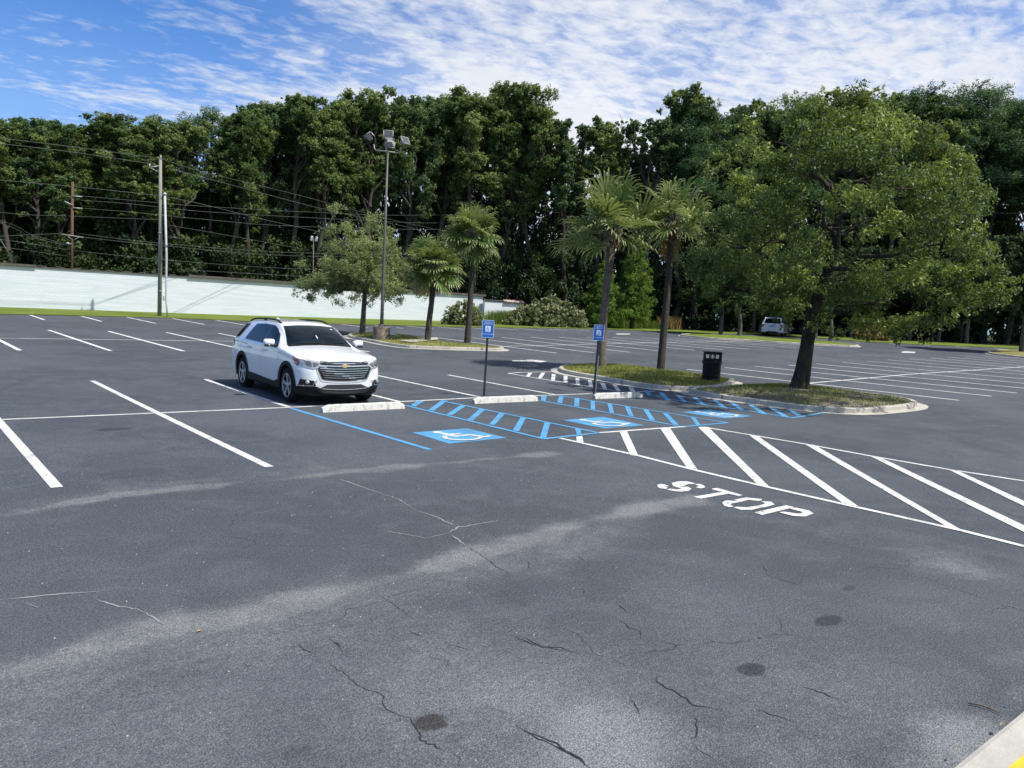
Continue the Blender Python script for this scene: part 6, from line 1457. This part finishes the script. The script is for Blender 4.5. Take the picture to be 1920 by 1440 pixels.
def build_small_trees():
    rt = np.array([.7623, -.6473, 0]); dp = np.array([.6473, .7623, 0])
    # thin-leaved tree on the pole island
    g = (23.06,41.291); z0 = zt(*g)+.1; rng = np.random.default_rng(17); r = empty('small_tree', (*g, z0), 0, 'small airy grey-green tree with a bare trunk left of the light pole', 'tree')
    mb = MB(); mb.tube([(0, 0, -.1), tuple(rt*.03+np.array([0, 0, 1.0])), tuple(rt*.08+np.array([0, 0, 2.7]))], [.20, .15, .13], 12, cap=False)
    f = rt*.08+np.array([0, 0, 2.6]); Cc = []; Rr = []
    for k in range(30):
        a = k*2.4; u = math.cos(a)*rng.uniform(1.0, 3.9); d = math.sin(a)*rng.uniform(1.0, 3.2); z = rng.uniform(3.2, 6.6)-abs(u)*.25
        e = rt*(u-.15)+dp*d+np.array([0, 0, z]); P = bent(rng, f+np.array([0, 0, rng.uniform(0, .9)]), e, 4, .12); tube_np(mb, P, .075, .02, 5)
        for j in range(9):
            t = rng.uniform(.45, 1.05); p = f*(1-t)+e*t+rng.normal(size=3)*np.array([.55, .55, .38]); Cc.append(p); Rr.append(rng.uniform(.28, .5))
            tube_np(mb, bent(rng, f*(1-t*.8)+e*t*.8, p, 3, .12), .022, .008, 4)
    for k in range(16):
        p = rt*rng.uniform(-3.2, 3.0)+dp*rng.uniform(-2, 1)+np.array([0, 0, rng.uniform(2.6, 3.1)]); Cc.append(p); Rr.append(rng.uniform(.15, .3)); tube_np(mb, bent(rng, p+np.array([0, 0, .9]), p, 3, .1), .015, .006, 3)
    for p, rr_ in ((rt*.5+np.array([0, 0, 7.0]), .5), (rt*.3+np.array([0, 0, 6.5]), .6), (rt*-1.2+np.array([0, 0, 6.3]), .5), (rt*1.2+np.array([0, 0, 6.2]), .6)): Cc.append(p); Rr.append(rr_)
    Q, T = cloud(rng, Cc, Rr, 185, .13, flat=.8, up=.2, shell=.2, wratio=.34)
    link(bpy.data.objects.new('trunk', mb_mesh(mb, 'bark_grey')), r); link(bpy.data.objects.new('crown', quad_mesh('crown', Q, 'leaf_small', T)), r)
    # pale feathery cypresses behind the big palm
    def cypress(g, H, W, seed, label, lean=0, light=0):
        rng = np.random.default_rng(seed); r = empty('cypress_tree', (*g, zt(*g)), 0, label, 'tree', None); mb = MB(); tube_np(mb, bent(rng, (0, 0, -.2), (lean, 0, H*.97), 5, .02), .28, .05, 8); Cc = []; Rr = []
        for k in range(150):
            u = (k+.5)/150; z = H*(.10+.9*u); rad = W*.85*(1-u**1.5)*(.75+.25*math.sin(k*1.7))*rng.uniform(.45, 1.05)+.1; a = k*2.4; c = np.array([math.cos(a)*rad+lean*u, math.sin(a)*rad, z-rad*.12]); Cc.append(c); Rr.append(rng.uniform(.35, .65)*(1.2-.6*u))
            if k % 3 == 0: tube_np(mb, bent(rng, (lean*u, 0, z-.1), c, 3, .08), .05, .015, 4)
        Q, T = cloud(rng, Cc, Rr, 190, .20, flat=.6, up=.5, wratio=.3, droop=.3)
        link(bpy.data.objects.new('trunk', mb_mesh(mb, 'bark_bg')), r); link(bpy.data.objects.new('crown', quad_mesh('crown', Q, 'leaf_cypress', np.clip(T+light, 0, 1))), r)
    g = (60.853,54.847); 
    cypress((g[0]+1.4, g[1]-.6), 10.97, 2.9, 41, 'pale green conical cypress between the two tall palms, beyond the far lot')
    cypress((g[0]-1.6, g[1]+1.0), 6.88, 2.8, 42, 'lower bushy light green cypress right behind the left tall palm trunk', light=.1)
    # trees of the far island and the right island
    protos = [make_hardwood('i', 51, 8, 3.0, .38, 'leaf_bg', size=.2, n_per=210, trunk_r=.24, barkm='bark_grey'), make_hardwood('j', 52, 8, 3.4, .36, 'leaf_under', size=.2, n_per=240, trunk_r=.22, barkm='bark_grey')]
    for (x, y), k, s, lab in (((61.305,42.548), 1, .95, 'shady tree on the far island, left of the two nearest the second white vehicle'), ((61.769,40.845), 0, 1.0, 'shady tree on the far island just left of the second white vehicle'),
                              ((65.427,34.025), 0, .85, 'small-trunked tree on the far island right of the oak trunk'), ((72.437,39.256), 1, 1.0, 'dark tree behind the oak trunk at the edge of the far grass'),
                              ((72.14,21.191), 1, 1.15, 'dark round tree on the island at the right edge of the view')):
        place('shade_tree', protos[k], (x, y, zt(x, y)+.05), (s, s, s), x*1.3, lab, 'tree')
    # low trees edging the right hand grass
    for i, (x, y, H) in enumerate([(73.55,46.93,8.76),(76.16,44.37,8.35),(80.82,39.78,9.19),(82.68,37.73,8.18),(84.79,35.42,8.86),(86.77,33.25,8.43),(88.46,31.16,9.62)]):
        s = H/8; place('shade_tree', protos[1], (x, y, zt(x, y)), (s*.9, s*.9, s), i*1.9, 'dark low tree at the edge of the forest behind the right hand grass', 'tree', 'low dark trees behind the right hand grass')

def build_palms():
    def frond(rng, Q, T, base, dirv, L_, W, dead=False):
        """costapalmate frond: petiole then a fan of drooping leaflets"""
        d = dirv/np.linalg.norm(dirv); up = np.array([0, 0, 1.]); side = np.cross(d, up); side /= max(1e-6, np.linalg.norm(side)); nrm = np.cross(side, d); ro = rng.normal(0, .4); side, nrm = side*math.cos(ro)+nrm*math.sin(ro), nrm*math.cos(ro)-side*math.sin(ro)
        hub = base+d*L_*.45+np.array([0, 0, -.04*L_]); k = 22; pet = L_*.45
        w = .022; Q.append(np.array([base-side*w, base+side*w, hub+side*w*.8, hub-side*w*.8])); T.append(.55 if not dead else .5)
        tint = np.clip(rng.normal(.5, .16), .1, .95)
        for j in range(k):
            a = (j/(k-1)-.5)*2*R(118)+rng.normal(0, .03); ln = L_*.60*(1-.25*(abs(a)/R(118))**2)*rng.uniform(.88, 1.1)
            v = d*math.cos(a)+side*math.sin(a); v = v+nrm*(.10+.18*abs(math.sin(a))); v /= np.linalg.norm(v); s = np.cross(v, nrm); s /= np.linalg.norm(s)
            costa = hub+d*L_*.16*max(0, math.cos(a)); p = costa; nseg = 3; wd = .034*W; cur = v.copy(); tl = np.clip(tint+rng.normal(0, .12), 0, 1)
            for m in range(3):
                step = ln*(.45, .32, .23)[m]; nx = p+cur*step; w0 = wd*(.6, 1.0, .75)[m]; w1 = wd*(1.0, .75, .1)[m]
                Q.append(np.array([p-s*w0, p+s*w0, nx+s*w1, nx-s*w1])); T.append(min(1, tl*.8+(.0, .12, .45)[m])); p = nx
                cur = cur+np.array([0, 0, -(.22, .75, 1.1)[m] if not dead else -.7])+rng.normal(0, .05, 3); cur /= np.linalg.norm(cur)
    def palm(g, pts, rads, nf, L_, seed, label, dark, W=1.0, dead=3, hang=None, zadd=.1, emin=-35, skirt=0):
        rng = np.random.default_rng(seed); z0 = zt(*g)+zadd; r = empty('palm_tree', (*g, z0), 0, label, 'palm tree')
        P = [(p[0]-g[0], p[1]-g[1], p[2]-z0) for p in pts]; P[0] = (0, 0, -.15)
        # resample trunk with ring scars
        out = []; rr = []
        for i in range(len(P)-1):
            for k in range(14):
                t = k/14; out.append(catmull(P, i+t)); rr.append((rads[i]*(1-t)+rads[i+1]*t)*(1+rng.uniform(-.035, .035)))
        out.append(P[-1]); rr.append(rads[-1]); mb = MB(); mb.tube(out, rr, 16); mb.build('trunk', 'palm_dark' if dark else 'palm_bark', r)
        top = np.array(P[-1]); mb = MB()
        for k in range(44):   # old leaf bases
            a = k*2.4; z = -.62+.75*(k/44); q = top+np.array([math.cos(a)*rads[-1]*.8, math.sin(a)*rads[-1]*.8, z]); o = np.array([math.cos(a), math.sin(a), 1.3])*.20
            mb.tube([tuple(q), tuple(q+o)], [.050, .022], 5)
        mb.build('leaf_boots', 'palm_bark', r)
        Q = []; T = []
        for k in range(nf):
            a = k*2.39996+rng.uniform(-.2, .2); el = R(82-(82-emin)*(k/(nf-1))**.95+rng.uniform(-8, 8)); dv = np.array([math.cos(a)*math.cos(el), math.sin(a)*math.cos(el), math.sin(el)])
            frond(rng, Q, T, top+np.array([math.cos(a)*.1, math.sin(a)*.1, -.25*(k/nf)+.22]), dv, L_*rng.uniform(.82, 1.12)*(1-.06*max(0, math.sin(el))), W)
        link(bpy.data.objects.new('fronds', quad_mesh('fronds', np.array(Q), 'leaf_palm', np.array(T))), r)
        Q = []; T = []
        for k in range(dead):
            a = rng.uniform(0, 2*PI) if hang is None else hang+rng.normal(0, .5); el = R(rng.uniform(-75, -45)) if hang is None else R(rng.uniform(-70, -10))
            dv = np.array([math.cos(a)*math.cos(el), math.sin(a)*math.cos(el), math.sin(el)]); frond(rng, Q, T, top+np.array([0, 0, -.3]), dv, L_*.8, W, True)
        for k in range(60):  # loose fibres
            a = rng.uniform(0, 2*PI); p = top+np.array([math.cos(a)*.2, math.sin(a)*.2, rng.uniform(-.5, .1)]); q = p+np.array([math.cos(a)*.25, math.sin(a)*.25, -.3])*rng.uniform(.4, 1.2); Q.append(np.array([p-[.006, 0, 0], p+[.006, 0, 0], q+[.006, 0, 0], q-[.006, 0, 0]])); T.append(rng.random())
        link(bpy.data.objects.new('dead_fronds', quad_mesh('dead_fronds', np.array(Q), 'leaf_dead', np.array(T))), r)
    palm((22.4,20.972), [(22.406,20.972,-0.001),(22.352,20.972,1.267),(22.383,20.972,2.943),(22.493,20.972,4.404),(22.542,20.972,5.523)], [.215, .17, .155, .155, .19], 26, 2.05, 61, 'tall palm with a wide open crown on the left of the palm island', False, 1.25, dead=0, zadd=.14, emin=-30)
    palm((24.496,19.701), [(24.504,19.701,0.006),(24.522,19.701,1.377),(24.589,19.701,3.501),(24.592,19.701,4.971),(24.63,19.701,6.12)], [.165, .15, .13, .125, .15], 28, 1.5, 62, 'tall thin-trunked palm with a compact crown nearest the trash can', True, 1.1, dead=1, zadd=.14, emin=-40)
    palm((23.741,35.306), [(23.741,35.306,0.228),(23.817,35.306,1.543),(23.934,35.306,2.711),(23.954,35.306,3.726),(23.918,35.306,4.445)], [.19, .16, .145, .145, .18], 40, 1.62, 63, 'shorter palm of the pair on the light pole island, with browned lower fronds', True, 1.3, dead=5, hang=R(150), emin=-55)
    palm((27.113,36.162), [(27.113,36.162,0.271),(27.174,36.162,1.922),(27.222,36.162,3.779),(27.211,36.162,5.314),(27.141,36.162,6.528)], [.20, .175, .155, .15, .18], 52, 1.55, 64, 'taller palm of the pair on the light pole island, with a round dense crown', True, 1.25, dead=3, emin=-68)

def build_shrubs():
    def shrub(g, comps, seed, label, n, size=.13, mat='leaf_bush'):
        rng = np.random.default_rng(seed); r = empty('shrub', (*g, zt(*g)), 0, label, 'shrub'); rt = np.array([.7623, -.6473, 0]); dp = np.array([.6473, .7623, 0]); Cc = []; Rr = []
        for (u0, w, hh) in comps:
            for k in range(n):
                d = rng.normal(size=3); d /= np.linalg.norm(d); d[2] = abs(d[2]); q = rng.uniform(.72, 1.0)
                Cc.append(rt*(u0+d[0]*w*q)+dp*d[1]*w*.8*q+np.array([0, 0, .15+d[2]*(hh-.25)*q])); Rr.append(rng.uniform(.22, .42))
            for k in range(n//3): Cc.append(rt*(u0+rng.uniform(-1, 1)*w)+dp*rng.uniform(-1, 1)*w*.8+np.array([0, 0, rng.uniform(.1, .5)])); Rr.append(.35)
        Q, T = cloud(rng, Cc, Rr, 62, size*1.45, flat=.9, up=.15, shell=.5, wratio=.5, tv=.3)
        link(bpy.data.objects.new('foliage', quad_mesh('foliage', Q, mat, T)), r); mb = MB()
        for k in range(9):
            c = Cc[k*3]; tube_np(mb, bent(rng, (c[0]*.3, c[1]*.3, -.1), c+np.array([0, 0, .5 if k < 4 else .1]), 4, .1), .04, .012, 4)
        link(bpy.data.objects.new('stems', mb_mesh(mb, 'bark_grey', 'stems')), r)
    g = (41.793,56.505); shrub((g[0]+.6, g[1]+.8), [(0, 1.8, 2.35)], 71, 'small round pale-leaved shrub before the right end of the white wall', 130)
    g = (52.288,56.462); shrub((g[0]+.9, g[1]+1.2), [(-.6, 2.5, 3.0), (.9, 2.6, 3.1), (-2.5, 1.6, 2.0), (2.2, 1.8, 2.3)], 72, 'large rounded pale-leaved shrub mound right of the low wall', 120)
    g = (74.02,63.2); shrub((g[0], g[1]+1), [(0, 2.0, 1.9)], 73, 'loose yellow-green bush at the forest edge between the two tall palms', 70, .16, 'leaf_weed')
    g = (77.453,34.846); shrub((g[0], g[1]+1.2), [(0, 1.6, 1.5)], 74, 'reddish brown dying bush behind the right hand grass', 50, .16, 'leaf_dead')
    # weeds: tall grass beside the wall and at the forest edge
    rng = np.random.default_rng(75)
    def weeds(pts, n, hmin, hmax, mat, label, rad=1.4):
        Q = []; T = []
        for k in range(n):
            c = pts[rng.integers(0, len(pts))]; x, y = c[0]+rng.normal(0, rad*.5), c[1]+rng.normal(0, rad*.4); z = zt(x, y)+.02; a = rng.uniform(0, 2*PI); hh = rng.uniform(hmin, hmax); w = rng.uniform(.02, .045); lx, ly = rng.normal(0, .22, 2)*hh
            cs, sn = math.cos(a)*w, math.sin(a)*w; Q.append([(x-cs, y-sn, z), (x+cs, y+sn, z), (x+lx*.4+cs*.7, y+ly*.4+sn*.7, z+hh*.6), (x+lx*.4-cs*.7, y+ly*.4-sn*.7, z+hh*.6)])
            Q.append([(x+lx*.4-cs*.7, y+ly*.4-sn*.7, z+hh*.6), (x+lx*.4+cs*.7, y+ly*.4+sn*.7, z+hh*.6), (x+lx+.004, y+ly, z+hh), (x+lx, y+ly, z+hh)]); t = np.clip(rng.normal(.5, .2), 0, 1); T += [t, t]
        o = link(bpy.data.objects.new('tall_weeds', quad_mesh('tall_weeds', np.array(Q), mat, np.array(T)))); tag(o, label, 'weeds', kind='stuff')
    weeds([(50.609,62.224),(52.318,63.43),(52.346,62.315),(54.123,65.165),(49.591,61.837)], 2600, .5, 1.5, 'leaf_weed', 'bright green tall weeds before the low white wall')
    weeds([(66.04,58.566),(65.513,56.691),(66.806,56.258),(67.329,55.553),(72.861,63.492)], 1500, .3, 1.1, 'leaf_weed', 'tall weeds at the forest edge between the two tall palms')
    weeds([(68.253,54.953),(67.911,54.01),(67.902,53.199)], 450, .6, 1.6, 'leaf_dead', 'dry tan reeds at the forest edge right of the thin palm trunk', .8)
    weeds([(59.486,57.796),(60.197,57.3),(61.518,56.982)], 1300, .3, .9, 'leaf_weed', 'rough grass left of the big palm trunk at the forest edge')
    # ragged grass rim where the verge meets asphalt
    Q = []; T = []
    line = [(6.435,55.376),(9.677,56.298),(14.216,56.851),(17.71,56.824),(21.232,55.536),(28.631,54.583),(32.979,53.824),(36.729,52.68),(41.119,53.099),(45.023,52.46)]
    # white pale building glimpsed between the trunks
    g = (84.45,49.77,7.73)
    r = empty('pale_building', (g[0], g[1], zt(g[0], g[1])), R(-50), 'pale low building glimpsed between trunks behind the second white vehicle', 'building')
    mb = MB(); mb.box((0, 0, 1.6), (14, 5, 3.0)); mb.build('wall', 'building', r); mb = MB(); mb.box((0, 0, 3.2), (14.6, 5.6, .18)); mb.build('roof', 'coping', r)
    for x in (-4, -1, 2.5, 5): mb = MB(); mb.box((x, -2.52, 1.8), (1.0, .04, .9)); mb.build('window', 'car_glass', r)
    mb = MB(); mb.box((.8, -2.52, 1.15), (.9, .05, 2.0)); mb.build('door', 'coping', r)

# ================================================================== main
build_mats()
setup_camera_light()
build_ground()
build_markings()
build_islands()
build_wall()
build_poles()
build_light_pole()
build_signs()
build_stops()
build_can()
build_debris()
build_suv()
build_far_suv()
build_treeline()
build_oak()
build_small_trees()
build_palms()
build_shrubs()
